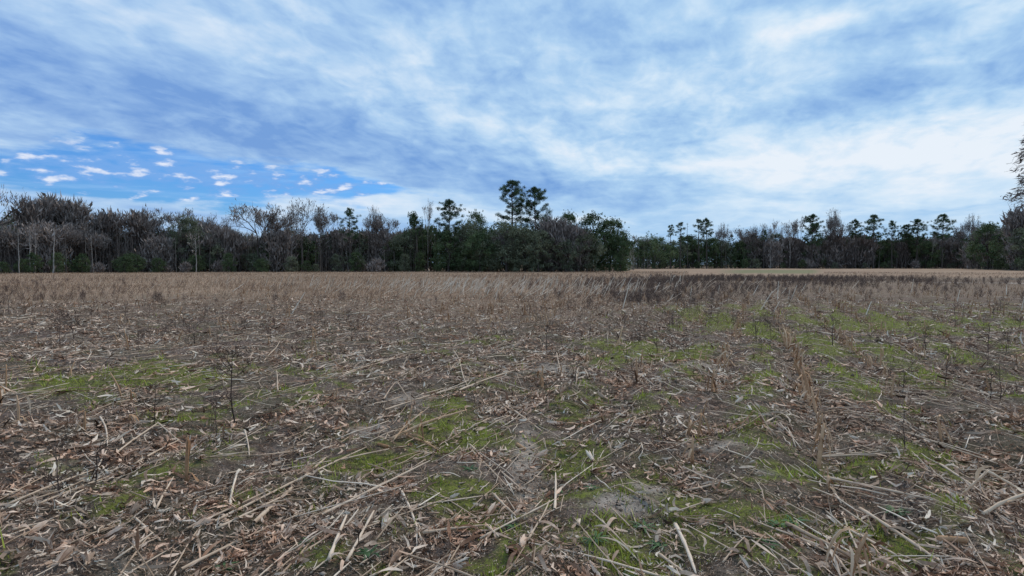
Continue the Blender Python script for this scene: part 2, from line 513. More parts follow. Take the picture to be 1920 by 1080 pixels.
# ---------------------------------------------------------------- the field
def ground_material():
    m = bpy.data.materials.new("field soil")
    m.use_nodes = True
    t = m.node_tree; t.nodes.clear()
    g = Graph(t)
    out = g.node('ShaderNodeOutputMaterial')
    b = g.node('ShaderNodeBsdfPrincipled')
    b.inputs['Roughness'].default_value = 0.95
    b.inputs['Specular IOR Level'].default_value = 0.1
    A = lambda n: g.node('ShaderNodeAttribute', attribute_name=n).outputs['Fac']
    geo = g.node('ShaderNodeNewGeometry')
    pos = geo.outputs['Position']
    n1 = g.noise(pos, 1.3, 6, 0.65)
    n2 = g.noise(pos, 9.0, 6, 0.7)
    n3 = g.noise(pos, 60.0, 5, 0.75)
    n4 = g.noise(pos, 0.06, 4, 0.6)
    n5 = g.noise(pos, 240.0, 3, 0.7)
    v = g.add(g.mul(n1, 0.40), g.mul(n2, 0.65), g.mul(n3, 0.75), g.mul(n5, .6), -0.68)
    soil = g.ramp(v, [(0.28, (.024, .017, .013)), (0.45, (.070, .050, .040)), (0.6, (.165, .122, .100)), (0.8, (.40, .31, .26))])
    sand = g.ramp(g.add(g.mul(n2, .5), g.mul(n3, .5)), [(0.3, (.18, .16, .14)), (0.55, (.38, .32, .26)), (0.75, (.56, .48, .40))])
    moss = g.ramp(g.add(g.mul(n2, .4), g.mul(n3, .6)), [(0.3, (.045, .048, .016)), (0.5, (.135, .145, .032)), (0.7, (.29, .32, .06))])
    dry = g.ramp(g.add(g.mul(n4, .5), g.mul(n2, .3), g.mul(n3, .25)), [(0.3, (.16, .106, .070)), (0.5, (.29, .195, .13)), (0.7, (.40, .29, .20))])
    n6 = g.noise(pos, 0.8, 5, 0.65)
    soil = g.mix(g.mul(g.smooth(n6, .4, .65, .05, .6), g.smooth(n3, .3, .6, .3, 1.0)), soil, (.080, .078, .038))
    c = g.mix(g.mul(A('moss'), g.m('SUBTRACT', 1.0, A('sand')), g.smooth(g.add(g.mul(n2, .5), g.mul(n3, .5)), .40, .56, .15, 1.0)), soil, moss)
    c = g.mix(g.mul(A('sand'), g.smooth(g.add(g.mul(n2, .6), g.mul(n3, .4)), .36, .52, .25, 1.0)), c, sand)
    c = g.mix(A('dry'), c, dry)
    c = g.mix(A('turf'), c, (.17, .175, .085))
    c = g.mix(A('track'), c, (.36, .30, .25))
    t.links.new(c, b.inputs['Base Color'])
    bump = g.node('ShaderNodeBump')
    bump.inputs['Strength'].default_value = 0.9
    bump.inputs['Distance'].default_value = 0.03
    t.links.new(g.add(g.mul(n2, .6), g.mul(n3, .5)), bump.inputs['Height'])
    t.links.new(bump.outputs[0], b.inputs['Normal'])
    t.links.new(b.outputs[0], out.inputs[0])
    return m


def build_ground():
    a_f = np.arange(-50, 50.001, 0.28)
    a_c = np.arange(54, 306.1, 6.0)
    ang = np.radians(np.concatenate([a_f, a_c]))
    r = np.concatenate([np.geomspace(0.25, 2.0, 14)[:-1], np.geomspace(2.0, 70, 700), np.geomspace(74, 4000, 60)])
    R, A = np.meshgrid(r, ang, indexing='ij')
    X, Y = R * np.sin(A), R * np.cos(A)
    Z = height(X, Y)
    nr, na = R.shape
    v = np.stack([X, Y, Z], -1).reshape(-1, 3)
    i = np.arange(nr - 1)[:, None]; j = np.arange(na)[None, :]; j2 = (j + 1) % na
    f = np.stack([i * na + j, i * na + j2, (i + 1) * na + j2, (i + 1) * na + j], -1).reshape(-1, 4)[:, ::-1]
    v = np.concatenate([v, [[0, 0, float(height(0, 0))]]])
    c = len(v) - 1
    jj = np.arange(na)
    fan = np.stack([np.full(na, c), (jj + 1) % na, jj], -1)
    x, y = v[:, 0], v[:, 1]
    dry = sstep(y + 10 * (fbm(x, y, 0.12, 51, 3) - .5), 14, 40) * (y > 0) + (y <= 0) * 0.0
    px = 960 + FPX * x / np.maximum(y, 0.1)
    dry = dry * (1 - .6 * sstep(px, 1080, 1260) * (1 - sstep(y, 70, 95)))
    # far mown turf and pale farm track, beyond the weeds
    px = 960 + FPX * x / np.maximum(y, 0.1)
    turf = 0.8 * sstep(y, 112, 128) * (1 - sstep(y, 190, 205)) * sstep(px, 1330, 1400) * (1 - sstep(px, 1520, 1545))
    track = np.exp(-((y - (57 - 0.10 * (x - 30))) / 2.2) ** 2) * sstep(px, 1560, 1640) * 0.8
    me = mesh_from("ground", v, [f, fan], attrs=dict(moss=moss_at(x, y) * (y > 0), sand=sand_at(x, y) * (y > 0), dry=dry, turf=turf, track=track), smooth=True)
    o = link("ground", me, ground_material())
    o["kind"] = "structure"


build_ground()
print("ground", time.perf_counter())

# ---------------------------------------------------------------- trees
def grow(rs, h, trunk_frac, spread, up, levels, seg0, r0, lean=0.0, fork=2.6, taper=0.72, droop=0.0):
    """recursive branching; returns limb segments (p, q, r0, r1, level) and twig tips (p, dir)"""
    segs, tips = [], []

    def branch(p, d, length, r, lvl):
        k = 3 if lvl == 0 else 2
        q = p
        for s in range(k):
            jit = np.array([rs.gauss(0, 1), rs.gauss(0, 1), rs.gauss(0, .6)]) * (0.05 if lvl == 0 else 0.20)
            d = d + jit + np.array([0, 0, up if lvl else 0.0]) - np.array([0, 0, droop * lvl * .1])
            d = d / np.linalg.norm(d)
            q2 = q + d * length / k
            ra, rb = r * (1 - .28 * s / k), r * (1 - .28 * (s + 1) / k)
            segs.append((q, q2, ra, rb, lvl))
            if lvl and lvl < levels and rs.random() < 0.55:
                side(q2, d, length * .62, r * .5, lvl + 1)
            q = q2
        if lvl >= levels:
            tips.append((q, d)); return
        n = 2 if rs.random() < (3 - fork) else 3
        for _ in range(n):
            side(q, d, length * rs.uniform(.58, .86), r * taper * rs.uniform(.7, 1), lvl + 1)

    def side(p, d, length, r, lvl):
        a = np.array([rs.gauss(0, 1), rs.gauss(0, 1), rs.gauss(0, .5)])
        a -= d * a.dot(d); a /= np.linalg.norm(a) + 1e-9
        s = spread * rs.uniform(.6, 1.3)
        nd = d * math.cos(s) + a * math.sin(s)
        branch(p, nd / np.linalg.norm(nd), length, r, lvl)

    branch(np.zeros(3), np.array([lean, 0, 1.0]), h * trunk_frac, r0, 0)
    return segs, tips


def limb_mesh(segs, tone0=.5):
    P = np.array([[s[0], s[1]] for s in segs]); R = np.maximum(np.array([[s[2], s[3]] for s in segs]), .022)
    big = R[:, 0] > 0.05
    parts = []
    if big.any(): parts.append(tubes(P[big], R[big], 6, tone=tone0, cap=False))
    if (~big).any(): parts.append(tubes(P[~big], R[~big], 3, tone=tone0, cap=False))
    return parts


def twig_parts(pts, dirs, n_each, length, width, rs, tone=.5, up=.5):
    """bunches of thin forking twigs; three-cornered slivers"""
    n = len(pts) * n_each
    p = np.repeat(pts, n_each, 0) + rs.normal(0, length * .34, (n, 3))
    d = unit(np.repeat(dirs, n_each, 0) * .9 + rs.normal(0, .62, (n, 3)) + np.array([0, 0, up]))
    L = length * rs.uniform(.4, 1.2, (n, 1))
    s = unit(np.cross(d, rs.normal(0, 1, (n, 3)))) * width * rs.uniform(.6, 1.4, (n, 1))
    bend = rs.normal(0, .12, (n, 3)) * L
    v = np.stack([p - s, p + s, p + d * L * .5 + bend + s * .7, p + d * L], 1).reshape(-1, 3)
    b = np.arange(n)[:, None] * 4
    f = np.concatenate([b + np.array([[0, 1, 2]]), b + np.array([[0, 2, 3]])])
    t = np.repeat(np.clip(tone + rs.normal(0, .16, n), 0, 1), 4)
    return v, [f], t


def leaf_parts(cent, n_each, rad, size, rs, flat=.7, tone=.5, tone_clump=.2, aspect=.6):
    """leaf-sized faces through a set of clumps"""
    k = len(cent); n = k * n_each
    off = rs.normal(0, 1, (n, 3)); off = unit(off) * (rs.random((n, 1)) ** .45)
    off *= np.array([1, 1, flat])
    R = np.repeat(np.broadcast_to(np.asarray(rad, float).reshape(-1), (k,)) * rs.uniform(.7, 1.3, k), n_each)[:, None]
    p = np.repeat(cent, n_each, 0) + off * R
    nrm = unit(rs.normal(0, 1, (n, 3)) + off * .6 + np.array([0, 0, .5]))
    a = unit(np.cross(nrm, rs.normal(0, 1, (n, 3)))); b = np.cross(nrm, a)
    sz = size * rs.uniform(.5, 1.3, (n, 1))
    v = np.stack([p - a * sz, p - b * sz * aspect, p + a * sz, p + b * sz * aspect], 1).reshape(-1, 3)
    f = np.arange(n)[:, None] * 4 + np.array([[0, 1, 2, 3]])
    t = np.clip(tone + np.repeat(rs.normal(0, tone_clump, k), n_each) + rs.normal(0, .12, n), 0, 1)
    return v, [f], np.repeat(t, 4)


def proto(trunk_parts, crown_parts, trunk_mat, crown_mat):
    """normalised so that the tree is 1 m tall; returns (trunk mesh, crown mesh)"""
    tv, tf, tt = concat(trunk_parts)
    out = []
    cv = None
    if crown_parts:
        cv, cf, ct = concat(crown_parts)
    top = max(tv[:, 2].max(), cv[:, 2].max() if cv is not None else 0)
    hw = np.percentile(np.abs(np.concatenate([tv, cv]) if cv is not None else tv)[:, 0], 97)
    out.append(mesh_from("trunk", tv / top, tf, tt, smooth=True))
    out[0].materials.append(trunk_mat)
    if cv is not None:
        out.append(mesh_from("crown", cv / top, cf, ct)); out[1].materials.append(crown_mat)
    else:
        out.append(None)
    return out[0], out[1], hw / top


def make_bare(seed, twup=.9, cover=55, brush=False, trunk_tone=.45, spread=.55, frac=.38, up=.10, lv=5, twn=7, tw=1.25, width=.012, lean=0., twig_mat=None):
    rs = random.Random(seed); nr = np.random.default_rng(seed)
    segs, tips = grow(rs, 20, frac, spread, up, lv, 3, .30, lean=lean)
    tp = np.array([t[0] for t in tips]); td = np.array([t[1] for t in tips])
    # twigs also leave along the thinner limbs
    sm = [s for s in segs if s[4] >= lv - 1]
    e = max(.05, cover / 1.25 / (width * 1.6) / (len(tp) + .4 * len(sm)))
    if e < 1:
        q = nr.random(len(tp)) < e; tp, td = tp[q], td[q]; sm = [s for s in sm if nr.random() < e]; twn = 1
    else:
        twn = int(round(e))
    mp = np.array([(s[0] + s[1]) / 2 for s in sm]); md = np.array([(s[1] - s[0]) for s in sm]); md = unit(md)
    cr = [twig_parts(tp, td, twn, tw, width, nr, .5, twup), twig_parts(mp, md, max(1, twn // 2), tw * .8, width, nr, .45, twup)]
    return proto(limb_mesh(segs, trunk_tone), cr, M_bark, twig_mat or M_twig)


def make_pine(seed, crown_from=.62, width=3.2, n=34, round_=True, open_=0.0):
    rs = random.Random(seed); nr = np.random.default_rng(seed)
    H = 22.0
    zs = np.linspace(0, H * .97, 9)
    path = np.stack([np.cumsum(nr.normal(0, .10, 9)) * .8, np.cumsum(nr.normal(0, .10, 9)) * .8, zs], -1)
    path[0, :2] = 0
    rad = np.interp(zs, [0, H], [.27, .06])
    parts = [tubes(path[None], rad[None], 6, tone=.5, cap=False)]
    cents = []
    limbs, lr = [], []
    for i in range(n):
        f = (i + rs.random()) / n
        z = H * (crown_from + (1 - crown_from) * f * .98)
        base = np.array([np.interp(z, zs, path[:, 0]), np.interp(z, zs, path[:, 1]), z])
        # rounded crown: widest a third of the way up the crown
        w = width * (math.sin(math.pi * min(1, .22 + .78 * f)) ** .7 if round_ else (1 - f) ** .6 + .15) * rs.uniform(.55, 1.1)
        a = rs.uniform(0, 2 * math.pi)
        tip = base + np.array([math.cos(a) * w, math.sin(a) * w, w * rs.uniform(-.05, .75)])
        midp = (base + tip) / 2 + np.array([0, 0, -.08 * w + rs.gauss(0, .1)])
        limbs.append([base, midp, tip]); lr.append([.07, .045, .02])
        if rs.random() > open_:
            for q in (.62, .82, 1.0):
                cents.append(base + (tip - base) * q + np.array([rs.gauss(0, .28), rs.gauss(0, .28), rs.gauss(.12, .16)]))
    # a few dead stubs below the crown
    for i in range(7):
        z = H * rs.uniform(crown_from * .6, crown_from)
        base = np.array([np.interp(z, zs, path[:, 0]), np.interp(z, zs, path[:, 1]), z])
        a = rs.uniform(0, 2 * math.pi); w = rs.uniform(.5, 1.8)
        tip = base + np.array([math.cos(a) * w, math.sin(a) * w, rs.uniform(-.3, .3)])
        limbs.append([base, (base + tip) / 2, tip]); lr.append([.05, .035, .015])
    parts.append(tubes(np.array(limbs), np.array(lr), 3, tone=.4, cap=False))
    cents.append(np.array([path[-1, 0], path[-1, 1], H * .985]))
    cents = np.array(cents)
    # needles: long thin slivers bursting from each clump
    k = len(cents); m = 80
    p = np.repeat(cents, m, 0)
    d = unit(nr.normal(0, 1, (k * m, 3)) + np.array([0, 0, .25]))
    L = nr.uniform(.15, .42, (k * m, 1))
    p = p + d * nr.uniform(0, .42, (k * m, 1))
    s = unit(np.cross(d, nr.normal(0, 1, (k * m, 3)))) * .04
    v = np.stack([p - s, p + s, p + d * L], 1).reshape(-1, 3)
    f = np.arange(k * m)[:, None] * 3 + np.array([[0, 1, 2]])
    t = np.repeat(np.clip(np.repeat(nr.normal(.5, .2, k), m) + nr.normal(0, .1, k * m), 0, 1), 3)
    return proto(parts, [(v, [f], t)], M_bark, M_pine)


def make_ever(seed, H=14., W=5.5, low=.06, mat=None, clumps=90, per=95, size=.17, trunkiness=.3, gaps=0.0, top_pow=.6):
    """broad evergreen whose leafy crown starts near the ground"""
    rs = random.Random(seed); nr = np.random.default_rng(seed)
    segs, tips = grow(rs, H, trunkiness, .6, .12, 3, 3, .28)
    sc = H * .8 / max(s[1][2] for s in segs)
    segs = [(s[0] * sc, s[1] * sc, s[2], s[3], s[4]) for s in segs]
    cents, rads = [], []
    for i in range(clumps):
        f = rs.random() ** .85
        z = H * (low + (.93 - low) * f)
        prof = math.sqrt(max(.02, 1 - ((f - .36) / .66) ** 2)) if f > .36 else .74 + .26 * f / .36
        a = rs.uniform(0, 2 * math.pi); lump = 1 + .22 * math.sin(3 * a + seed) * math.cos(f * 7 + seed)
        rr = W * prof * lump * math.sqrt(rs.uniform(.05, 1.0)) * (.9 if f > .7 else 1)
        if rs.random() < gaps: continue
        cents.append([math.cos(a) * rr, math.sin(a) * rr, z]); rads.append(rs.uniform(.6, 1.5) * W / 5.5)
    cr = [leaf_parts(np.array(cents), per, np.array(rads), size, nr, .75, .5, .22)]
    # loose leafy shoots that break the outline
    c = np.array(cents); n = 260
    idx = nr.integers(0, len(c), n)
    pts = c[idx] + unit(nr.normal(0, 1, (n, 3)) + np.array([0, 0, .5])) * (np.array(rads)[idx][:, None] * nr.uniform(.9, 1.5, (n, 1)))
    cr.append(leaf_parts(pts, 9, .28, size * .9, nr, 1, .6, .15))
    return proto(limb_mesh(segs, .5), cr, M_bark, mat or M_leaf)


def make_brushy(seed, H=13., W=4.5, sparse=1.0):
    """leafless understorey tree: a veil of twigs down to the ground"""
    rs = random.Random(seed); nr = np.random.default_rng(seed)
    segs, tips = grow(rs, H, .20, .42, .25, 4, 3, .13)
    sc = H * .93 / max(s[1][2] for s in segs)
    segs = [(s[0] * sc, s[1] * sc, s[2], s[3], s[4]) for s in segs]
    tp = np.array([t[0] for t in tips]) * sc; td = np.array([t[1] for t in tips])
    n = int(620 * sparse)
    if sparse < 1:
        q = nr.random(len(tp)) < .35; tp, td = tp[q], td[q]
    z = nr.random(n) ** .7 * H * .8
    a = nr.uniform(0, 2 * math.pi, n); prof = np.sin(np.clip(z / H, .1, 1) * math.pi * .8 + .45)
    rr = W * .62 * np.clip(prof, .25, 1) * (1 + .45 * np.sin(3 * a + z * .9 + seed)) * np.sqrt(nr.random(n))
    ex = np.stack([np.cos(a) * rr, np.sin(a) * rr, z], -1)
    ed = unit(np.stack([np.cos(a) * .7, np.sin(a) * .7, np.full(n, 1.6)], -1))
    cr = [twig_parts(tp, td, 6, 1.7, .018, nr, .5, 1.0), twig_parts(ex, ed, 6, 2.0, .018, nr, .45, 1.2)]
    return proto(limb_mesh(segs, .6), cr, M_bark, M_twig)


def make_pole(seed):
    """slim pale trunk with a few thin side limbs and a light head of twigs"""
    rs = random.Random(seed); nr = np.random.default_rng(seed)
    H = 12.0; zs = np.linspace(0, H, 10)
    path = np.stack([np.cumsum(nr.normal(0, .09, 10)), np.cumsum(nr.normal(0, .09, 10)), zs], -1)
    parts = [tubes(path[None], np.interp(zs, [0, H], [.17, .05])[None], 6, cap=False)]
    limbs, lr = [], []
    for i in range(13):
        z = H * rs.uniform(.35, 1.0) ** .7; j = z / H * 9
        b = path[min(8, int(j))] * (1 - j % 1) + path[min(9, int(j) + 1)] * (j % 1)
        a = rs.uniform(0, 6.28); w = rs.uniform(.6, 1.9)
        limbs.append([b, b + np.array([math.cos(a) * w * .5, math.sin(a) * w * .5, w * .35]), b + np.array([math.cos(a) * w, math.sin(a) * w, w * rs.uniform(.5, 1.3)])]); lr.append([.045, .03, .018])
    limbs = np.array(limbs); parts.append(tubes(limbs, np.array(lr), 3, cap=False))
    cr = [twig_parts(limbs[:, 2], unit(limbs[:, 2] - limbs[:, 1]), 9, 1.4, .010, nr, .6, .6)]
    return proto(parts, cr, M_pale, M_twig)


def make_feather(seed, H=22., crown_from=.40):
    """tall tree of many level limbs hung with fine brown sprays"""
    rs = random.Random(seed); nr = np.random.default_rng(seed)
    zs = np.linspace(0, H, 9)
    path = np.stack([np.cumsum(nr.normal(0, .08, 9)), np.cumsum(nr.normal(0, .08, 9)), zs], -1)
    parts = [tubes(path[None], np.interp(zs, [0, H], [.34, .05])[None], 6, cap=False)]
    L, R, tips, td = [], [], [], []
    for i in range(90):
        f = (i + rs.random()) / 90; z = H * (crown_from + (1 - crown_from) * f)
        b = np.array([np.interp(z, zs, path[:, 0]), np.interp(z, zs, path[:, 1]), z])
        w = 3.4 * (1 - f) ** .55 * rs.uniform(.6, 1.1) + .3; a = rs.uniform(0, 6.28)
        c = np.array([math.cos(a), math.sin(a), 0])
        q = [b, b + c * w * .5 + np.array([0, 0, .18 * w]), b + c * w + np.array([0, 0, -.02 * w])]
        L.append(q); R.append([.05, .035, .015])
        for u in np.linspace(.3, 1, 7):
            p = b + c * w * u + np.array([0, 0, .18 * w * math.sin(u * 2.6)])
            tips.append(p); td.append(c * .6 + np.array([0, 0, -.25]))
    parts.append(tubes(np.array(L), np.array(R), 3, cap=False))
    cr = [twig_parts(np.array(tips), unit(np.array(td)), 9, .75, .010, nr, .4, -.1)]
    return proto(parts, cr, M_bark, M_twig)


t0 = time.perf_counter()
PROTO = {
    'bare': [make_bare(1), make_bare(2, spread=.48, frac=.45), make_bare(33, spread=.62, frac=.42, up=.06), make_bare(14, spread=.42, frac=.34, up=.16)],
    'dense': [make_bare(5, cover=70, twup=.45, twn=9, frac=.22, tw=2.0, width=.010, spread=.42, up=.20), make_bare(26, cover=70, twup=.45, twn=9, frac=.20, spread=.45, tw=2.0, width=.010, up=.18), make_bare(7, cover=60, twup=.5, twn=9, spread=.46, frac=.25, tw=2.0, width=.010, up=.22)],
    'slim': [make_bare(8, cover=20, spread=.28, frac=.70, up=.2, lv=4, twn=6, tw=1.4, trunk_tone=1.0), make_bare(9, cover=20, spread=.30, frac=.62, up=.22, lv=4, twn=6, tw=1.4, trunk_tone=1.0)],
    'pole': [make_pole(1), make_pole(2), make_pole(3)],
    'feather': [make_feather(5)],
    'pine': [make_pine(1, .58, 3.4, 58), make_pine(2, .52, 3.8, 64), make_pine(3, .62, 3.0, 46), make_pine(4, .5, 3.4, 50, open_=.2), make_pine(5, .42, 4.4, 84)],
    'slimpine': [make_pine(6, .72, 1.8, 18), make_pine(7, .68, 2.2, 20, open_=.25)],
    'snag': [make_pine(8, .85, .9, 4, open_=1.0)],
    'ever': [make_ever(1), make_ever(2, 13, 4.6, clumps=80), make_ever(3, 15, 6.2, clumps=120), make_ever(4, 12, 6.5, clumps=110)],
    'grey': [make_ever(11, 11, 5.5, mat=M_greyleaf, clumps=85, size=.15), make_ever(12, 12, 5.0, mat=M_greyleaf, clumps=75, gaps=.12, size=.15)],
    'oak': [make_ever(21, 12, 7.5, .22, clumps=70, per=85, gaps=.2, trunkiness=.22)],
    'scrub': [make_brushy(41, 5, 3.2, sparse=.16), make_brushy(42, 5, 3.6, sparse=.12), make_brushy(43, 5, 2.6, sparse=.16)],
    'brush': [make_brushy(1), make_brushy(2, 12, 5), make_brushy(3, 14, 4)],
}
print("protos", time.perf_counter() - t0, {k: sum((len(m.polygons) if m else 0) for p in v for m in p[:2]) for k, v in PROTO.items()})

KIND_NAME = {'bare': 'bare_tree', 'dense': 'bare_tree', 'slim': 'bare_tree', 'pole': 'bare_tree', 'feather': 'feathery_tree', 'pine': 'pine_tree', 'slimpine': 'pine_tree', 'snag': 'dead_tree',
             'ever': 'evergreen_tree', 'grey': 'evergreen_tree', 'oak': 'oak_tree', 'brush': 'understorey_tree', 'scrub': 'shrub'}
n_tree = [0]


def tree(kind, px, top, dist, label, group=None, var=None, wide=None, rot=None, sink=.05):
    """a tree whose foot stands at distance dist in the direction of px and whose top shows at pixel row top"""
    i = n_tree[0]; n_tree[0] += 1
    P = PROTO[kind][(var if var is not None else i * 7 + int(px)) % len(PROTO[kind])]
    x, y = far(px, dist)
    z0 = float(height(x, y)) - sink
    H = EYE + (HORIZON - top) / FPX * dist - z0
    root = bpy.data.objects.new(KIND_NAME[kind], None)
    ROOT.objects.link(root)
    root.location = (x, y, z0)
    root.rotation_euler = (0, 0, rnd.uniform(0, 6.28) if rot is None else rot)
    sx = H if wide is None else min(max((wide / FPX * dist / 2) / P[2], .55 * H), (.85 if kind == 'dense' else 1.15) * H)
    root.scale = (sx, sx, H)
    root.empty_display_size = 0.3
    root["label"] = label; root["category"] = "tree"
    if group: root["group"] = group
    link("trunk", P[0], parent=root)
    if P[1]: link("crown", P[1], parent=root)
    return root


def front(px):
    """distance of the wood's edge seen in the direction of px"""
    return float(np.interp(px, [-300, 0, 400, 900, 1100, 1185, 1192, 1300, 1800, 1850, 1920, 2200], [110, 122, 140, 150, 150, 153, 235, 265, 265, 215, 170, 120]))


# trees one can name, left to right: kind, px, top row, extra distance, width px, variant, label
HERO = [
    ('bare', -12, 338, 2, 80, 0, "tall bare tree cut off by the left edge of the view"),
    ('dense', 60, 354, 6, 110, 1, "tall dense bare tree just in from the left edge"),
    ('dense', 100, 354, 9, 90, 2, "dense bare tree behind a pair of pale trunks, left end of the wood"),
    ('dense', 140, 356, 8, 100, 0, "tall bare tree with a wide twiggy crown, last of the high left clump"),
    ('bare', 166, 368, 12, 70, 1, "bare tree whose thin crown slopes down off the high left clump"),
    ('pole', 37, 412, -3, 30, 0, "slim pale trunk standing in front of the dark wood, nearest the left edge"),
    ('pole', 58, 402, -4, 30, 1, "pale straight trunk, left one of a close pair near the left end"),
    ('pole', 66, 418, -3, 24, 2, "thinner pale trunk, right one of a close pair near the left end"),
    ('pole', 101, 408, -5, 40, 2, "pale trunk with a crooked side limb in front of the left clump"),
    ('dense', 207, 384, 8, 74, 2, "round topped bare tree in the dip right of the high left clump"),
    ('dense', 265, 381, 8, 70, 1, "bare tree with an upright brushy top between two low dips"),
    ('bare', 318, 384, 10, 62, 0, "bare tree with a thin crown left of the green tinged oak"),
    ('bare', 345, 388, 12, 60, 3, "pale twigged bare tree beside the thin crowned one"),
    ('grey', 352, 402, 4, 56, 1, "grey green leafy tree rising among bare ones on the left"),
    ('pole', 368, 428, -5, 24, 1, "white trunk standing alone against dark brush left of centre"),
    ('dense', 385, 400, 8, 62, 0, "low rounded bare crown right of the white trunk"),
    ('bare', 428, 398, 10, 70, 2, "bare tree with greenish twigs left of the two big spreading ones"),
    ('bare', 482, 371, 0, 82, 0, "big fan shaped bare tree, left one of the two big spreading ones"),
    ('bare', 566, 367, 0, 104, 2, "largest spreading bare tree with a dark forked trunk"),
    ('bare', 606, 386, 8, 56, 3, "bare tree half hidden behind the dark forked one"),
    ('pine', 657, 388, 0, 50, 3, "small pine with flat tiers of needles left of centre"),
    ('bare', 690, 384, 2, 48, 1, "bare tree with a narrow rounded crown beside the tiered pine"),
    ('bare', 722, 400, 6, 46, 3, "low bare tree with pale twigs right of the narrow crowned one"),
    ('ever', 778, 395, 4, 44, 1, "dark evergreen with a blunt top left of the dead spike"),
    ('slim', 803, 371, 2, 22, 1, "thin bare spike rising above the dark evergreens"),
    ('pine', 843, 372, -2, 66, 4, "round headed pine standing clear left of the tallest pair"),
    ('ever', 893, 391, 5, 60, 0, "rounded evergreen between the round headed pine and the tallest pair"),
    ('grey', 880, 404, -3, 86, 0, "grey green tree left of the tallest pair of pines"),
    ('pine', 960, 336, 1, 58, 1, "tallest pine of the whole wood, left one of the tallest pair"),
    ('pine', 1003, 348, 1, 62, 4, "second tallest pine, right one of the tallest pair"),
    ('bare', 1040, 386, 3, 46, 1, "bare twiggy top just right of the tallest pair of pines"),
    ('ever', 1064, 391, 4, 54, 2, "dark evergreen top behind the grey brown brush"),
    ('ever', 1110, 394, -2, 80, 0, "dark green evergreen with a peaked top near the corner of the wood"),
    ('ever', 1143, 404, -4, 84, 2, "full dark green evergreen forming the corner of the wood"),
    ('ever', 1163, 430, -7, 52, 3, "lower dark evergreen sloping down at the corner of the wood"),
    ('grey', 1100, 432, -9, 72, 1, "grey leaved bush like tree at the foot of the corner evergreens"),
    ('grey', 950, 402, -8, 96, 0, "broad grey green tree under the tallest pines"),
    ('grey', 1010, 430, -11, 78, 1, "lower grey green tree with drooping sprays under the second pine"),
    ('grey', 985, 416, -7, 70, 0, "mid height grey green tree between two lower ones"),
    ('brush', 1040, 402, -6, 86, 0, "large grey brown leafless tree left of the corner evergreens"),
    ('brush', 1072, 412, -7, 70, 1, "grey brown leafless tree touching the corner evergreens"),
    ('grey', 1060, 448, -11, 66, 1, "low grey green bush tree at the edge of the field"),
    ('ever', 900, 425, -7, 70, 3, "dark evergreen with a ragged edge left of the broad grey green tree"),
    ('ever', 840, 432, -5, 70, 1, "dark evergreen under the round headed pine"),
    ('oak', 1226, 433, 0, 84, 0, "live oak with a leaning trunk just beyond the corner gap"),
    ('bare', 1196, 440, 12, 44, 3, "faint thin tree in the gap at the corner of the wood"),
    ('slimpine', 1256, 420, -6, 26, 0, "tall thin pine right of the live oak"),
    ('slimpine', 1275, 415, -6, 16, 1, "very slender pine with a tiny crown right of the live oak"),
    ('snag', 1290, 418, -5, 8, 0, "dead pole like trunk between slender pines"),
    ('slimpine', 1310, 409, -4, 34, 1, "thin crowned pine, left one of a pair standing above the far wood"),
    ('pine', 1325, 407, -4, 34, 2, "fuller pine, right one of a pair standing above the far wood"),
    ('bare', 1352, 415, 0, 34, 1, "small bare tree right of the far pair of pines"),
    ('bare', 1398, 420, 4, 44, 0, "pale bare tree, leftmost of the far bare cluster"),
    ('bare', 1418, 417, 6, 48, 2, "wide pale bare tree in the far bare cluster"),
    ('slimpine', 1431, 430, 0, 22, 0, "short dark pine among the far bare cluster"),
    ('slim', 1444, 409, 0, 26, 1, "tall broom shaped bare tree in the far bare cluster"),
    ('slim', 1466, 420, 4, 30, 0, "bare tree with upright twigs left of the thick far pine"),
    ('slim', 1480, 411, 3, 34, 1, "higher bare tree with upright twigs left of the thick far pine"),
    ('bare', 1500, 404, 2, 40, 3, "bare tree brushing the thick far pine"),
    ('pine', 1522, 400, -3, 50, 4, "thick dark pine among bare trees on the right"),
    ('bare', 1550, 388, -1, 44, 1, "tall crooked bare tree just right of the thick far pine"),
    ('bare', 1578, 412, 3, 36, 0, "low bare tree right of the crooked one"),
    ('pine', 1604, 409, -2, 28, 2, "narrow pine, first of the right hand line of pines"),
    ('pine', 1637, 401, -4, 44, 1, "large round pine, second of the right hand line of pines"),
    ('pine', 1672, 412, -3, 34, 3, "third pine of the right hand line, narrower and lower"),
    ('pine', 1698, 419, -1, 30, 0, "small pine snug against its right hand neighbour"),
    ('pine', 1719, 409, -3, 42, 4, "pine with a lopsided crown right of the small snug one"),
    ('pine', 1766, 400, -4, 50, 1, "spreading pine standing apart, last of the right hand line"),
    ('slim', 1744, 428, -2, 14, 0, "thin bare top left of the spreading pine"),
    ('bare', 1817, 398, -3, 36, 1, "thin nearly leafless tree right of the last pine"),
    ('bare', 1792, 424, 2, 36, 3, "low bare tree between the last pine and the nearly leafless tree"),
    ('ever', 1852, 414, 0, 66, 0, "dark rounded evergreen at the start of the near right clump"),
    ('dense', 1898, 375, 4, 74, 1, "pale bare tree above the near right clump"),
]
for kind, px, top, dd, wide, var, label in HERO:
    tree(kind, px, top, front(px) + dd, label, var=var, wide=wide)
# the very near tall tree whose left fringe enters at the right edge
tree('feather', 1957, 196, 82, "very tall near tree whose drooping branches enter at the right edge", var=0, wide=112)

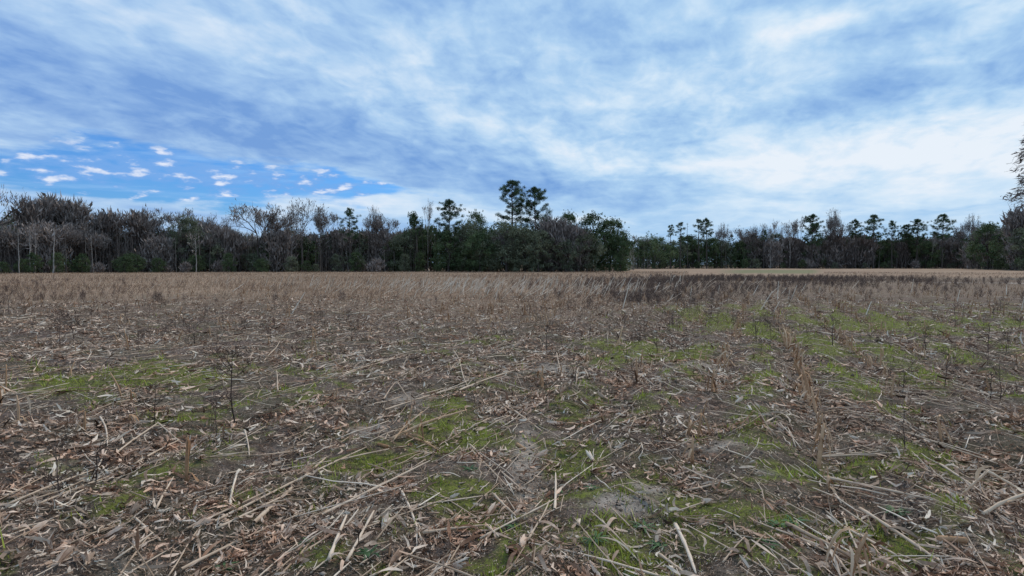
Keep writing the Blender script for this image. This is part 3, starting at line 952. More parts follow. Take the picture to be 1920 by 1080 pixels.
TREE_MARKS = [(-12, "the tree cut off by the left edge"), (60, "the pale trunk pair"), (101, "the crooked limbed pale trunk"), (140, "the high left clump's last tree"), (207, "the round topped bare tree"),
              (265, "the brushy topped bare tree"), (330, "the thin crowned bare trees"), (368, "the lone white trunk"), (428, "the greenish twigged bare tree"), (482, "the fan shaped bare tree"),
              (566, "the dark forked bare tree"), (657, "the small tiered pine"), (690, "the narrow crowned bare tree"), (778, "the blunt evergreen"), (803, "the dead looking spike"),
              (843, "the round headed pine"), (893, "the rounded evergreen"), (960, "the tallest pine"), (1003, "the second tallest pine"), (1050, "the large grey brown tree"), (1110, "the peaked evergreen"),
              (1150, "the corner evergreen"), (1226, "the live oak"), (1265, "the slender pines"), (1290, "the dead pole"), (1318, "the far pair of pines"), (1352, "the small bare tree"), (1408, "the pale bare cluster"),
              (1444, "the broom shaped tree"), (1480, "the upright twigged bare tree"), (1522, "the thick far pine"), (1550, "the crooked bare tree"), (1604, "the narrow pine"), (1637, "the large round pine"),
              (1672, "the third pine of the line"), (1719, "the lopsided pine"), (1766, "the spreading pine"), (1817, "the nearly leafless tree"), (1852, "the dark rounded evergreen"), (1905, "the pale bare tree on the right")]
TREE_ADJ = {'dense': 'brown twiggy bare tree', 'bare': 'thin crowned bare tree', 'brush': 'grey leafless bushy tree', 'scrub': 'leafless bush', 'grey': 'grey green leafy tree', 'ever': 'dark evergreen',
            'slimpine': 'slender dark pine', 'pine': 'dark pine', 'slim': 'pale slim tree', 'oak': 'spreading oak'}


def tree_words(k, px, top):
    m = min(TREE_MARKS, key=lambda t: abs(t[0] - px))
    d = px - m[0]
    side = 'directly behind' if abs(d) < 7 else (('just left of' if d > -16 else 'left of') if d < 0 else ('just right of' if d < 16 else 'right of'))
    return f"{'taller' if top < 425 else 'lower'} {TREE_ADJ[k]} {side} {m[1]}"


def shrub_words(k, px):
    m = min(TREE_MARKS, key=lambda t: abs(t[0] - px))
    d = px - m[0]
    side = 'right at the foot of' if abs(d) < 8 else ('left of' if d < 0 else 'right of')
    return f"low {'leafless' if k == 'scrub' else ('grey green' if k == 'grey' else 'dark green')} shrub {side} {m[1]}"


# the rest of the wood's edge: trees behind and between
SECT = [(-60, 190, ['dense', 'brush', 'dense', 'bare'], (400, 432), 15, "bare brown tree crowded into the high left clump", "bare trees of the high left clump"),
        (180, 460, ['dense', 'brush', 'bare', 'brush', 'grey'], (414, 444), 27, "tree of the lower brown stretch on the left", "trees of the lower brown stretch"),
        (450, 790, ['brush', 'dense', 'bare', 'grey', 'brush', 'ever'], (418, 446), 32, "tree crowded round the big spreading bare ones", "trees round the big spreading bare ones"),
        (740, 1090, ['ever', 'grey', 'ever', 'brush'], (414, 444), 24, "tree packed below the tallest pair of pines", "trees below the tallest pair of pines"),
        (1195, 1420, ['ever', 'ever', 'grey', 'slimpine', 'ever'], (437, 455), 24, "dark green tree of the far wood left of the bare cluster", "green trees of the far wood"),
        (1400, 1620, ['brush', 'ever', 'bare', 'brush'], (431, 452), 22, "tree below the thick far pine", "trees below the thick far pine"),
        (1600, 1840, ['brush', 'ever', 'brush', 'pine'], (430, 452), 24, "tree below the right hand line of pines", "trees below the right hand line of pines"),
        (1830, 1990, ['dense', 'ever', 'brush', 'grey'], (412, 432), 13, "tree of the dark near right clump", "trees of the near right clump")]
for x0, x1, kinds, (ta, tb), n, label, group in SECT:
    for i in range(n):
        px = x0 + (x1 - x0) * (i + rnd.uniform(.1, .9)) / n
        k = kinds[i % len(kinds)]
        D = front(px) + rnd.uniform(2, 16)
        w = rnd.uniform(.62, 1.0) * (496 - (ta + tb) / 2 + 8) * (.9 if k not in ('pine', 'slimpine') else .4)
        tp_ = rnd.uniform(ta, tb)
        tree(k, px, tp_, D, tree_words(k, px, tp_), group, wide=w)
# low saplings and shrubs along the front of the wood
for i in range(64):
    px = -40 + 1980 * (i + rnd.random()) / 64
    D = front(px) - rnd.uniform(1, 5)
    gl = px < 420
    k = rnd.choice(['scrub', 'ever', 'grey', 'ever'])
    top = 496 + 1.6 / D * FPX - rnd.uniform(1.6, 4.6) / D * FPX
    o = tree(k, px, top, D, shrub_words(k, px), "shrubs along the foot of the wood", wide=rnd.uniform(2.5, 5) / D * FPX)
    o.name = "shrub"; o["category"] = "shrub"


# the deep wood behind, one mass of trunks, twigs and dark leaves nobody could count
def deep_wood():
    n = 150000
    px = rng.uniform(-420, 2350, n)
    D0 = np.interp(px, [-420, -300, 0, 400, 900, 1100, 1178, 1192, 1300, 1800, 1850, 1920, 2350], [110, 110, 122, 140, 150, 150, 156, 240, 268, 268, 220, 172, 110])
    D = D0 + 8 + rng.uniform(0, 22, n)
    x = (px - 960) / FPX * D; y = D
    hill = np.interp(px, [-420, 0, 180, 230, 460, 620, 760, 1000, 1150, 1178, 1195, 1400, 1850, 1900, 2350],
                     [12.5, 12.0, 11.0, 9.2, 8.8, 8.6, 9.5, 11.5, 9.5, 6.0, 9.5, 9.8, 10.8, 11, 13])
    top = hill * (0.72 + .5 * fbm(px * 1.0, D * .05, .06, 61, 3))
    z = rng.random(n) * top
    p = np.stack([x, y, z], -1)
    leaf = rng.random(n) < np.where((px > 740) & (px < 1420), .75, .35)
    sz = np.where(leaf, rng.uniform(.12, .34, n), rng.uniform(.5, 1.5, n))[:, None]
    d = unit(rng.normal(0, 1, (n, 3)) + np.where(leaf, 0, 1)[:, None] * np.array([0, 0, 1.6]))
    s = unit(np.cross(d, rng.normal(0, 1, (n, 3)))) * np.where(leaf, .7, .07)[:, None]
    v = np.stack([p - d * sz, p - s * sz, p + d * sz, p + s * sz], 1).reshape(-1, 3)
    f = np.arange(n)[:, None] * 4 + np.array([[0, 1, 2, 3]])
    tone = np.clip(rng.normal(.4, .18, n), 0, 1)
    green = leaf
    idx = np.arange(n)
    me = mesh_from("woodland", v, [f], np.repeat(tone, 4))
    me.materials.append(M_twig); me.materials.append(M_leaf)
    me.polygons.foreach_set("material_index", green.astype(np.int32))
    o = link("woodland", me)
    o["kind"] = "stuff"; o["label"] = "deep dark wood of twigs and leaves behind the edge trees"; o["category"] = "woodland"


deep_wood()


def pole_stems():
    """the many thin trunks seen between the trees of the wood's edge"""
    rs = np.random.default_rng(63)
    n = 900
    px = rs.uniform(-60, 1990, n)
    D = np.array([front(p) for p in px]) + rs.uniform(-1.5, 7, n)
    x = (px - 960) / FPX * D; H = rs.uniform(4, 10.5, n)
    s = np.linspace(0, 1, 5)[None, :]
    lx = rs.normal(0, .05, (n, 1)) * H[:, None]
    P = np.stack([x[:, None] + lx * s + np.cumsum(rs.normal(0, .07, (n, 5)), 1), D[:, None] + 0 * s, H[:, None] * s - .1], -1)
    r = (rs.uniform(.03, .10, n))[:, None] * np.linspace(1, .35, 5)[None]
    stuff_tone = np.clip(rs.normal(.5, .2, n), 0, 1)
    v, f, t = tubes(P, r, 4, tone=stuff_tone, cap=False)
    o = link("pole_stems", mesh_from("pole_stems", v, f, t), M_bark)
    o["kind"] = "stuff"; o["label"] = "thin grey stems filling the shade of the wood's edge"; o["category"] = "thin trunks"


pole_stems()
print("trees", time.perf_counter() - t0, n_tree)

# ---------------------------------------------------------------- what lies on the field
t1 = time.perf_counter()
ROW_OFF = 0.49                       # rows lie at row_coord = ROW_OFF + k


def heading(x, y, rs, n):
    """which way the fallen stalks lie: swept right on the left side, swept left on the right side"""
    px = 960 + FPX * x / np.maximum(y, .1)
    left = math.radians(36); right = math.radians(-17)
    w = sstep(px + 160 * (fbm(x, y, .5, 71, 2) - .5) * 2, 1060, 1260)
    a = left * (1 - w) + right * w
    a = a + rs.normal(0, math.radians(13), n) + math.radians(30) * (fbm(x, y, .8, 75, 2) - .5) * 2
    wild = rs.random(n) < .34
    return np.where(wild, rs.uniform(-math.pi / 2, math.pi / 2, n), a)


def scatter(n, r0, r1, rs, ang=46.0, power=0.0):
    """points thinning with distance, as many per doubling of the distance"""
    u = rs.random(n)
    r = r0 * (r1 / r0) ** u if power == 0 else (r0 ** power + (r1 ** power - r0 ** power) * u) ** (1 / power)
    a = np.radians(rs.uniform(-ang, ang, n))
    return r * np.sin(a), r * np.cos(a), r


def stuff(name, parts, mat, label, category):
    v, f, t = concat(parts)
    o = link(name, mesh_from(name, v, f, t), mat)
    o["kind"] = "stuff"; o["label"] = label; o["category"] = category
    return o


def strips(x, y, az, L, W, lift, curl, tone, rs, k=4, z_off=.004, roll=.5):
    """curled leaf strips lying on the soil"""
    n = len(x)
    s = np.linspace(-.5, .5, k)[None, :]
    turn = rs.normal(0, curl, n)[:, None] * s
    a = az[:, None] + turn
    X = x[:, None] + np.sin(a) * L[:, None] * s
    Y = y[:, None] + np.cos(a) * L[:, None] * s
    Z = height(X, Y) + z_off + np.abs(lift[:, None] * (s + rs.uniform(-.5, .5, (n, 1)))) * 1.2 + rs.random((n, 1)) * z_off * 3
    P = np.stack([X, Y, Z], -1)
    d = unit(np.gradient(P, axis=1))
    r = rs.normal(0, roll, (n, 1)) + s * rs.normal(0, 1.2, (n, 1))
    h = unit(np.cross(d, np.array([0, 0, 1.])))
    u = np.cross(h, d)
    side = h * np.cos(r)[..., None] + u * np.sin(r)[..., None]
    prof = np.sin(np.linspace(.35, math.pi - .25, k))[None, :] * np.ones((n, 1))
    w = W[:, None] * prof
    P[..., 2] += np.abs(np.sin(r)) * w / 2 * .8
    return ribbons(P, side, w, tone)


def build_litter():
    rs = np.random.default_rng(101)
    n = 225000
    x, y, r = scatter(n, 2.5, 34, rs)
    mo, sa = moss_at(x, y), sand_at(x, y)
    clump = fbm(x, y, .9, 81, 4, .6)
    rc = row_coord(x, y) - ROW_OFF
    rowd = np.abs(rc - np.round(rc))
    dens = np.clip(2.3 * (clump - .34) * (1 - .88 * mo) * (1 - .9 * sa) + .25 * (rowd < .14), 0.03, 1)
    k = rs.random(n) < dens
    x, y, r, cl = x[k], y[k], r[k], clump[k]
    n = len(x)
    g = (r / 4) ** .45
    az = np.where(rs.random(n) < .55, heading(x, y, rs, n) + rs.normal(0, .35, n), rs.uniform(0, math.pi, n))
    L = (rs.gamma(1.8, .025, n) * g + .014) * (.78 + .22 * sstep(r, 4, 8))
    W = np.clip(L * rs.uniform(.08, .28, n), .003, .024) * g ** .5
    tone = np.clip(rs.normal(.57, .26, n) + .25 * (fbm(x, y, 2.5, 83, 2) - .5) + .22 * (rs.random(n) < .07), 0, 1)
    stuff("corn_litter", [strips(x, y, az, L, W, rs.gamma(1.5, .012, n) * g, 1.1, tone, rs)], M_litter,
          "shredded dry corn leaves covering the soil", "leaf litter")
    # crumbs: small fragments of leaf and pith
    n = 230000
    x, y, r = scatter(n, 2.5, 30, rs)
    k = rs.random(n) < .30 + .70 * (1 - moss_at(x, y)) * (1 - .6 * sand_at(x, y)); x, y, r = x[k], y[k], r[k]; n = len(x)
    L = rs.uniform(.007, .026, n) * (r / 4) ** .6; az = rs.uniform(0, 6.28, n)
    stuff("corn_crumbs", [strips(x, y, az, L, L * rs.uniform(.3, .8, n), L * .2, .5, np.clip(rs.normal(.52, .25, n), 0, 1), rs, k=2, z_off=.003)], M_litter,
          "small crumbs of dry leaf between the larger shreds", "leaf litter")


def build_grass():
    rs = np.random.default_rng(103)
    n = 260000
    x, y, r = scatter(n, 2.6, 26, rs)
    m = moss_at(x, y) * (1 - .8 * sand_at(x, y)) * sstep(fbm(x, y, 5, 91, 3, .6), .36, .60)
    k = rs.random(n) < m; x, y, r = x[k], y[k], r[k]; n = len(x)
    g = (r / 4) ** .5
    tall = sstep(fbm(x, y, 3.5, 93, 3), .52, .64)
    h = rs.gamma(3, .0065, n) * g * (1 + 1.1 * tall); w = .0026 * g * rs.uniform(.7, 1.5, n) * (1 + .5 * tall)
    a = rs.uniform(0, 6.28, n); lean = rs.uniform(.2, 1.3, n)
    b = np.stack([x, y, height(x, y) - .003], -1)
    s = np.stack([np.cos(a), np.sin(a), np.zeros(n)], -1) * w[:, None]
    d = np.stack([-np.sin(a) * lean, np.cos(a) * lean, np.ones(n)], -1); d = unit(d)
    v = np.stack([b - s, b + s, b + d * h[:, None]], 1).reshape(-1, 3)
    f = np.arange(n)[:, None] * 3 + np.array([[0, 1, 2]])
    tone = np.clip(rs.normal(.42, .2, n) + .5 * (fbm(x, y, .8, 95, 3) - .5) + .3 * tall, 0, 1)
    stuff("moss_grass", [(v, [f], np.repeat(tone, 3))], M_grass, "low yellow green moss and grass between the corn litter", "grass")


STALK_T = None


def stalk_geo(L, rad, rs, sides=6, bend=.03, tone=.5, up=False):
    """one broken corn stalk along +Y, with swollen joints and a split end"""
    k = 11
    s = np.linspace(0, 1, k)
    ph = rs.uniform(0, 6.28)
    X = bend * L * np.sin(s * math.pi * rs.uniform(.8, 1.7) + ph) - bend * L * math.sin(ph)
    Zb = bend * .5 * L * np.sin(s * math.pi * 1.3)
    P = np.stack([X, s * L, Zb], -1)[None]
    r = rad * (1 - .35 * s)
    r = r * np.where(np.arange(k) % 3 == 1, 1.28, 1.0)
    r[-1] *= rs.uniform(.3, .8)
    return tubes(P, r[None], sides, tone=np.array([tone]))


def sheath_geo(L, rad, rs, n=3, tone=.6):
    """dry leaf sheaths peeling off the stalk"""
    parts = []
    for i in range(n):
        y0 = rs.uniform(.1, .85) * L
        a = rs.uniform(-1, 1) * 1.2; ln = rs.uniform(.07, .22)
        k = 5; s = np.linspace(0, 1, k)
        X = np.sin(a) * ln * s + rad * .5; Y = y0 + ln * np.cos(a) * s
        Z = rad * .8 + rs.uniform(-.01, .035) * np.sin(s * math.pi) - s * rad * .6
        P = np.stack([X, Y, Z], -1)[None]
        d = unit(np.gradient(P, axis=1)); h = unit(np.cross(d, np.array([0, 0, 1.]))); u = np.cross(h, d)
        rr = (rs.uniform(-1, 1) + s * rs.uniform(-2, 2))[None]
        side = h * np.cos(rr)[..., None] + u * np.sin(rr)[..., None]
        w = (rs.uniform(.012, .026) * np.sin(np.linspace(.7, math.pi - .2, k)))[None]
        parts.append(ribbons(P, side, w, np.array([tone + rs.uniform(-.2, .2)])))
    return parts


def pose(o, p, q):
    """lay an object that is built along +Y from p to q"""
    d = Vector(q) - Vector(p)
    o.location = p
    o.rotation_euler = d.to_track_quat('Y', 'Z').to_euler()


def ground_pt(px, py, lift=0.0):
    x, y = at(px, py)
    return (x, y, float(height(x, y)) + lift)


def stalk_thing(p, q, rad, tone, label, rs, group=None, sheaths=3, bend=.03, mat=None, name="corn_stalk", cat="corn stalk"):
    L = (Vector(q) - Vector(p)).length
    me = mesh_from("corn_stalk", *stalk_geo(L, rad, rs, 8 if L > .8 and not group else 6, bend, tone), smooth=True)
    me.materials.append(mat or M_straw)
    o = link(name, me)
    pose(o, p, q)
    o["label"] = label; o["category"] = cat
    if group: o["group"] = group
    if sheaths:
        for prt in sheath_geo(L, rad, rs, sheaths, min(tone + .05, 1)):
            c = mesh_from("leaf_sheath", *prt); c.materials.append(M_litter if mat is None else mat)
            link("leaf_sheath", c, parent=o)
    return o


def build_hero_stalks():
    rs = np.random.default_rng(107)
    # px0, py0, px1, py1, lift0, lift1, radius, tone, label
    H = [(330, 1062, 560, 958, .01, .02, .010, .62, "lower length of the long straight stalk in the left foreground"),
         (598, 960, 805, 877, .015, .05, .011, .72, "long straight pale stalk pointing up to a cut end left of centre"),
         (470, 985, 612, 862, .02, .02, .014, .60, "thick stalk of the crossed bundle left of the long straight one"),
         (395, 992, 690, 845, .015, .03, .009, .66, "slender stalk of the crossed bundle beside a pale husk"),
         (400, 1000, 520, 945, .01, .02, .009, .70, "short pale stalk under the crossed bundle"),
         (612, 1078, 645, 990, .02, .05, .012, .82, "bleached thick stalk leaning in from the bottom edge left of centre"),
         (645, 1072, 705, 975, .01, .04, .010, .78, "bleached stalk with split end beside the thick leaning one"),
         (748, 932, 790, 1012, .02, .01, .011, .88, "white peeled stalk piece lying on green moss near the centre"),
         (425, 965, 438, 897, .005, .06, .010, .90, "white peeled stalk piece standing askew in the left foreground"),
         (182, 788, 195, 840, .04, .01, .009, .80, "white peeled stalk piece at the left, nearly upright in the picture"),
         (455, 815, 461, 850, .03, .01, .008, .80, "small white stalk stick left of centre pointing at the viewer"),
         (165, 890, 190, 852, .01, .02, .009, .85, "short pale stalk left of the black branched weed"),
         (243, 968, 295, 1026, .02, .01, .009, .70, "short tan stalk slanting down to the right in the left foreground"),
         (285, 950, 318, 895, .01, .03, .009, .72, "short stalk slanting up from the grey husk on the left"),
         (1270, 983, 1310, 1085, .02, .02, .014, .88, "thick white stalk running out of the bottom edge right of centre"),
         (1041, 958, 1044, 878, .01, .06, .010, .84, "pale stalk standing out of a green tuft right of the bare soil"),
         (1240, 1030, 1290, 1078, .01, .01, .010, .66, "tan stalk beside the thick white one at the bottom edge"),
         (880, 838, 985, 908, .02, .015, .009, .66, "upper one of two parallel stalks sloping right near the centre"),
         (884, 852, 958, 910, .01, .02, .008, .58, "lower one of two parallel stalks sloping right near the centre"),
         (625, 872, 760, 838, .01, .02, .008, .60, "thin stalk lying above the long straight one"),
         (790, 1003, 910, 980, .01, .02, .011, .60, "tan stalk ending at a broken joint in the bottom centre"),
         (912, 980, 935, 1005, .02, .01, .010, .70, "stub of stalk bent down from the broken joint"),
         (925, 925, 968, 968, .02, .01, .010, .60, "stalk piece above a husk in the bottom centre"),
         (1165, 920, 1215, 945, .02, .01, .009, .55, "weathered stalk lying on the pale sand"),
         (1290, 918, 1400, 912, .01, .015, .009, .62, "level stalk beyond the green tufts right of centre"),
         (1375, 900, 1500, 985, .01, .01, .009, .50, "dark weathered stalk sloping right below the level one"),
         (1545, 860, 1700, 868, .02, .02, .008, .62, "upper one of two level parallel stalks on the right"),
         (1535, 866, 1690, 873, .01, .02, .009, .56, "lower one of two level parallel stalks on the right"),
         (1550, 902, 1750, 968, .03, .02, .011, .66, "long stalk with a parallel twin sloping right"),
         (1560, 918, 1640, 940, .01, .02, .008, .54, "short twin under the long right hand stalk"),
         (1620, 968, 1780, 1075, .03, .01, .012, .66, "long stalk running down right behind the rusty standing leaf"),
         (1585, 990, 1690, 1052, .01, .02, .010, .72, "pale stalk beside the long one behind the rusty leaf"),
         (1480, 1010, 1680, 1085, .02, .02, .013, .45, "thick brown stalk crossing under the rusty standing leaf"),
         (1700, 820, 1890, 874, .02, .02, .008, .60, "thin stalk in the swath at the right edge"),
         (1770, 885, 1850, 935, .02, .02, .009, .72, "pale pair of stalks left of the bent elbow stalk"),
         (1840, 900, 1885, 990, .02, .01, .007, .55, "thin crooked stalk near the right edge"),
         (1440, 812, 1487, 778, .01, .05, .009, .74, "pale stalk crossing a level one right of centre"),
         (1380, 797, 1470, 790, .01, .02, .009, .70, "level pale stalk under the crossing one"),
         (640, 700, 750, 672, .02, .03, .010, .66, "stalk in the pale swath left of the grey rut"),
         (720, 770, 875, 730, .02, .03, .011, .64, "stalk at the head of the grey rut"),
         (860, 742, 962, 697, .03, .03, .012, .70, "stalk of a tangled pile right of the grey rut"),
         (718, 752, 742, 728, .01, .06, .008, .60, "propped stalk beside the tangled pile"),
         (743, 728, 775, 758, .06, .01, .007, .55, "stalk leaning against the propped one"),
         (850, 664, 880, 728, .04, .01, .009, .68, "short stalk pointing down at the tangled pile"),
         (965, 765, 1015, 805, .02, .01, .011, .64, "stalk sloping right above the sandy hollow"),
         (1044, 670, 1056, 710, .10, .01, .008, .64, "pale stalk leaning over at the mid distance right of centre"),
         (1082, 726, 1085, 703, .01, .08, .009, .72, "left one of two white stakes of stalk"),
         (1104, 721, 1097, 700, .01, .07, .009, .70, "right one of two white stakes of stalk"),
         (519, 734, 515, 706, .01, .08, .008, .66, "pale stalk stick standing askew in the left middle"),
         (493, 682, 522, 648, .01, .10, .009, .68, "bent pale stalk pointing up in the left middle"),
         (57, 701, 74, 682, .01, .07, .009, .66, "pale stalk pointing up near the left edge"),
         (0, 763, 60, 758, .01, .01, .009, .72, "level stalk at the left edge"),
         (0, 945, 165, 878, .01, .02, .009, .68, "long stalk entering from the left edge across moss"),
         (60, 955, 200, 890, .01, .015, .008, .62, "stalk parallel to the one entering from the left edge"),
         (10, 1002, 90, 985, .01, .02, .008, .66, "short stalk joined to a grey leaf at the lower left"),
         (205, 857, 290, 805, .01, .05, .009, .70, "stalk rising to a peak at the left"),
         (290, 805, 345, 828, .05, .01, .008, .66, "stalk falling away right from the peak"),
         (245, 870, 330, 822, .01, .03, .009, .66, "stalk next to the peaked pair")]
    for px0, py0, px1, py1, l0, l1, rad, tone, label in H:
        stalk_thing(ground_pt(px0, py0, l0 + rad), ground_pt(px1, py1, l1 + rad), rad * .88, tone * .92, label, rs, sheaths=2, bend=rs.uniform(.003, .010))
    # tall leaning brown stalk near the middle and the bent elbow stalk on the right
    p = ground_pt(728, 828, .01); x, y = at(865, 800)
    stalk_thing(p, (at(865, 812)[0] + .05, at(865, 812)[1], .22), .014, .55, "brown stalk leaning up to the right among brown leaves", rs, sheaths=4, mat=M_rust)
    stalk_thing(ground_pt(735, 830, .01), (at(790, 812)[0], at(790, 812)[1], .20), .007, .7, "thin brown stalk rising beside the leaning brown stalk", rs, sheaths=2, mat=M_rust)
    stalk_thing(ground_pt(755, 818, .02), ground_pt(820, 842, .01), .010, .45, "short brown stalk at the foot of the leaning brown one", rs, sheaths=2, mat=M_rust)
    p = ground_pt(1812, 940, .0); e = (at(1862, 950)[0], at(1862, 950)[1], .22)
    stalk_thing(p, e, .010, .75, "lower half of the bent elbow stalk at the right edge", rs, sheaths=2, bend=.01, mat=M_rust)
    stalk_thing(e, ground_pt(1945, 950, .06), .010, .9, "upper half of the bent elbow stalk at the right edge", rs, sheaths=1, bend=.01, mat=M_rust)
    stalk_thing(ground_pt(1852, 982, .0), (at(1945, 985)[0], at(1945, 985)[1], .20), .012, .75, "thick stalk rising out of the frame below the elbow stalk", rs, sheaths=1, mat=M_rust)


def build_stalks():
    rs = np.random.default_rng(109)
    ZONES = [(-999, 520, 3.0, 7.2, "thin pale corn stalk lying in the mossy left foreground", "stalks of the left foreground"),
             (520, 1120, 3.0, 7.2, "pale corn stalk lying in the middle foreground litter", "stalks of the middle foreground"),
             (1120, 2999, 3.0, 7.2, "corn stalk lying sloped to the right in the right foreground", "stalks of the right foreground"),
             (-999, 520, 7.2, 99, "corn stalk lying in the long swaths on the left", "stalks of the left swaths"),
             (520, 1120, 7.2, 99, "corn stalk lying in the tangle beyond the middle foreground", "stalks of the middle tangle"),
             (1120, 2999, 7.2, 99, "corn stalk lying between the stubble rows on the right", "stalks between the right rows")]
    n = 5200
    x, y, r = scatter(n, 3.3, 42, rs, ang=44)
    x2, y2, r2 = scatter(4200, 8, 40, rs, ang=42)
    x, y, r = np.concatenate([x, x2]), np.concatenate([y, y2]), np.concatenate([r, r2]); n = len(x)
    dens = np.clip(.25 + 1.6 * (fbm(x, y, .55, 111, 3, .6) - .30), .05, 1) * (1 - .7 * sand_at(x, y))
    k = rs.random(n) < dens * (.55 + .45 * sstep(r, 4, 7))
    x, y, r = x[k], y[k], r[k]; o_ = np.argsort(r); x, y, r = x[o_], y[o_], r[o_]; n = len(x)
    az = heading(x, y, rs, n)
    L = rs.uniform(.12, .85, n) * np.where(rs.random(n) < .6, .4, 1.0)
    rad = rs.uniform(.0024, .0066, n) * np.where(L < .35, .9, 1) 
    tone = np.clip(rs.normal(.54, .17, n) + .3 * (rs.random(n) < .09), 0, 1)
    lift = rs.gamma(1.2, .02, n)
    hx, hy = np.sin(az) * L / 2, np.cos(az) * L / 2
    P0 = np.stack([x - hx, y - hy, height(x - hx, y - hy) + rad + .006], -1)
    P1 = np.stack([x + hx, y + hy, height(x + hx, y + hy) + rad + .006 + lift], -1)
    cut = 240
    for i in range(cut):
        px = 960 + FPX * x[i] / y[i]
        for x0, x1, r0, r1, label, group in ZONES:
            if x0 <= px < x1 and r0 <= r[i] < r1:
                break
        py = HORIZON + EYE * FPX / y[i]
        label = f"{'long' if L[i] > .5 else ('short' if L[i] < .25 else 'medium')} {'white' if tone[i] > .72 else ('tan' if tone[i] > .42 else 'brown')} stalk lying {describe(px, py, LAND)}"
        stalk_thing(tuple(P0[i]), tuple(P1[i]), rad[i], tone[i], label, rs, group, sheaths=1 if i < 160 else 0, bend=rs.uniform(.003, .014))
    # the rest
    P0, P1, rad, tone, r = P0[cut:], P1[cut:], rad[cut:], tone[cut:], r[cut:]
    m = len(P0)
    s = np.linspace(0, 1, 4)[None, :, None]
    path = P0[:, None] * (1 - s) + P1[:, None] * s + rs.normal(0, .008, (m, 4, 3))
    rr = (rad * np.maximum(1, (r / 9) ** .55))[:, None] * np.array([[1, .95, .85, .6]])
    stuff("fallen_stalks", [tubes(path, rr, 4, tone=tone)], M_straw, "fallen corn stalks thinning out over the middle of the field", "corn stalks")
    # short leaning pale stalks of the unflattened band beyond the middle
    n = 5200
    x, y, r = scatter(n, 22, 62, rs, ang=40)
    px = 960 + FPX * x / y; py = HORIZON + EYE * FPX / y
    d = np.exp(-((px - 900) / 330) ** 2 - ((py - 543 - .012 * (px - 900)) / 12) ** 2) * 1.0 + .008
    k = rs.random(n) < d; x, y = x[k], y[k]; n = len(x)
    a = rs.normal(math.radians(75), .5, n); tilt = rs.uniform(.2, 1.2, n); L = rs.uniform(.35, 1.0, n)
    b = np.stack([x, y, height(x, y)], -1)
    dd = np.stack([np.sin(a) * np.sin(tilt), np.cos(a) * np.sin(tilt), np.cos(tilt)], -1)
    s = np.linspace(0, 1, 3)[None, :, None]
    path = b[:, None] + dd[:, None] * L[:, None, None] * s
    stuff("leaning_stalks", [tubes(path, np.full((n, 3), .019) * np.array([[1, .9, .6]]), 3, tone=np.clip(rs.normal(.75, .14, n), 0, 1), cap=False)],
          M_straw, "pale stalks leaning to the right in a band beyond the middle", "corn stalks")


# ------------------------------------------------ husks, cob, standing stubble
def husk_leaf(rs, L, W, a, open_, tone):
    k, m = 6, 3
    s = np.linspace(0, 1, k)
    w = W * np.sin(np.linspace(.5, math.pi - .06, k)) ** .8
    V = []
    for i in range(k):
        out = math.sin(s[i] * 1.5) * open_ * L
        for j in range(m):
            t = (j - 1) * .9
            cup = w[i] * .5
            lx = math.sin(t) * cup; lz = (1 - math.cos(t)) * -cup * .9 + out
            V.append([lx * math.cos(a) - lz * math.sin(a), s[i] * L, lx * math.sin(a) + lz * math.cos(a)])
    f = [[i * m + j, i * m + j + 1, (i + 1) * m + j + 1, (i + 1) * m + j] for i in range(k - 1) for j in range(m - 1)]
    V = np.array(V) + rs.normal(0, .0015, (len(V), 3))
    return V, [np.array(f)], np.full(len(V), tone)


def husk_parts(rs, L=.15, n=7, tone=.8):
    return [husk_leaf(rs, L * rs.uniform(.7, 1.05), .045 * rs.uniform(.6, 1.1), rs.uniform(-1.5, 1.5) + (math.pi if rs.random() < .15 else 0),
                      rs.uniform(.04, .40), np.clip(tone + rs.normal(0, .14), 0, 1)) for _ in range(n)]


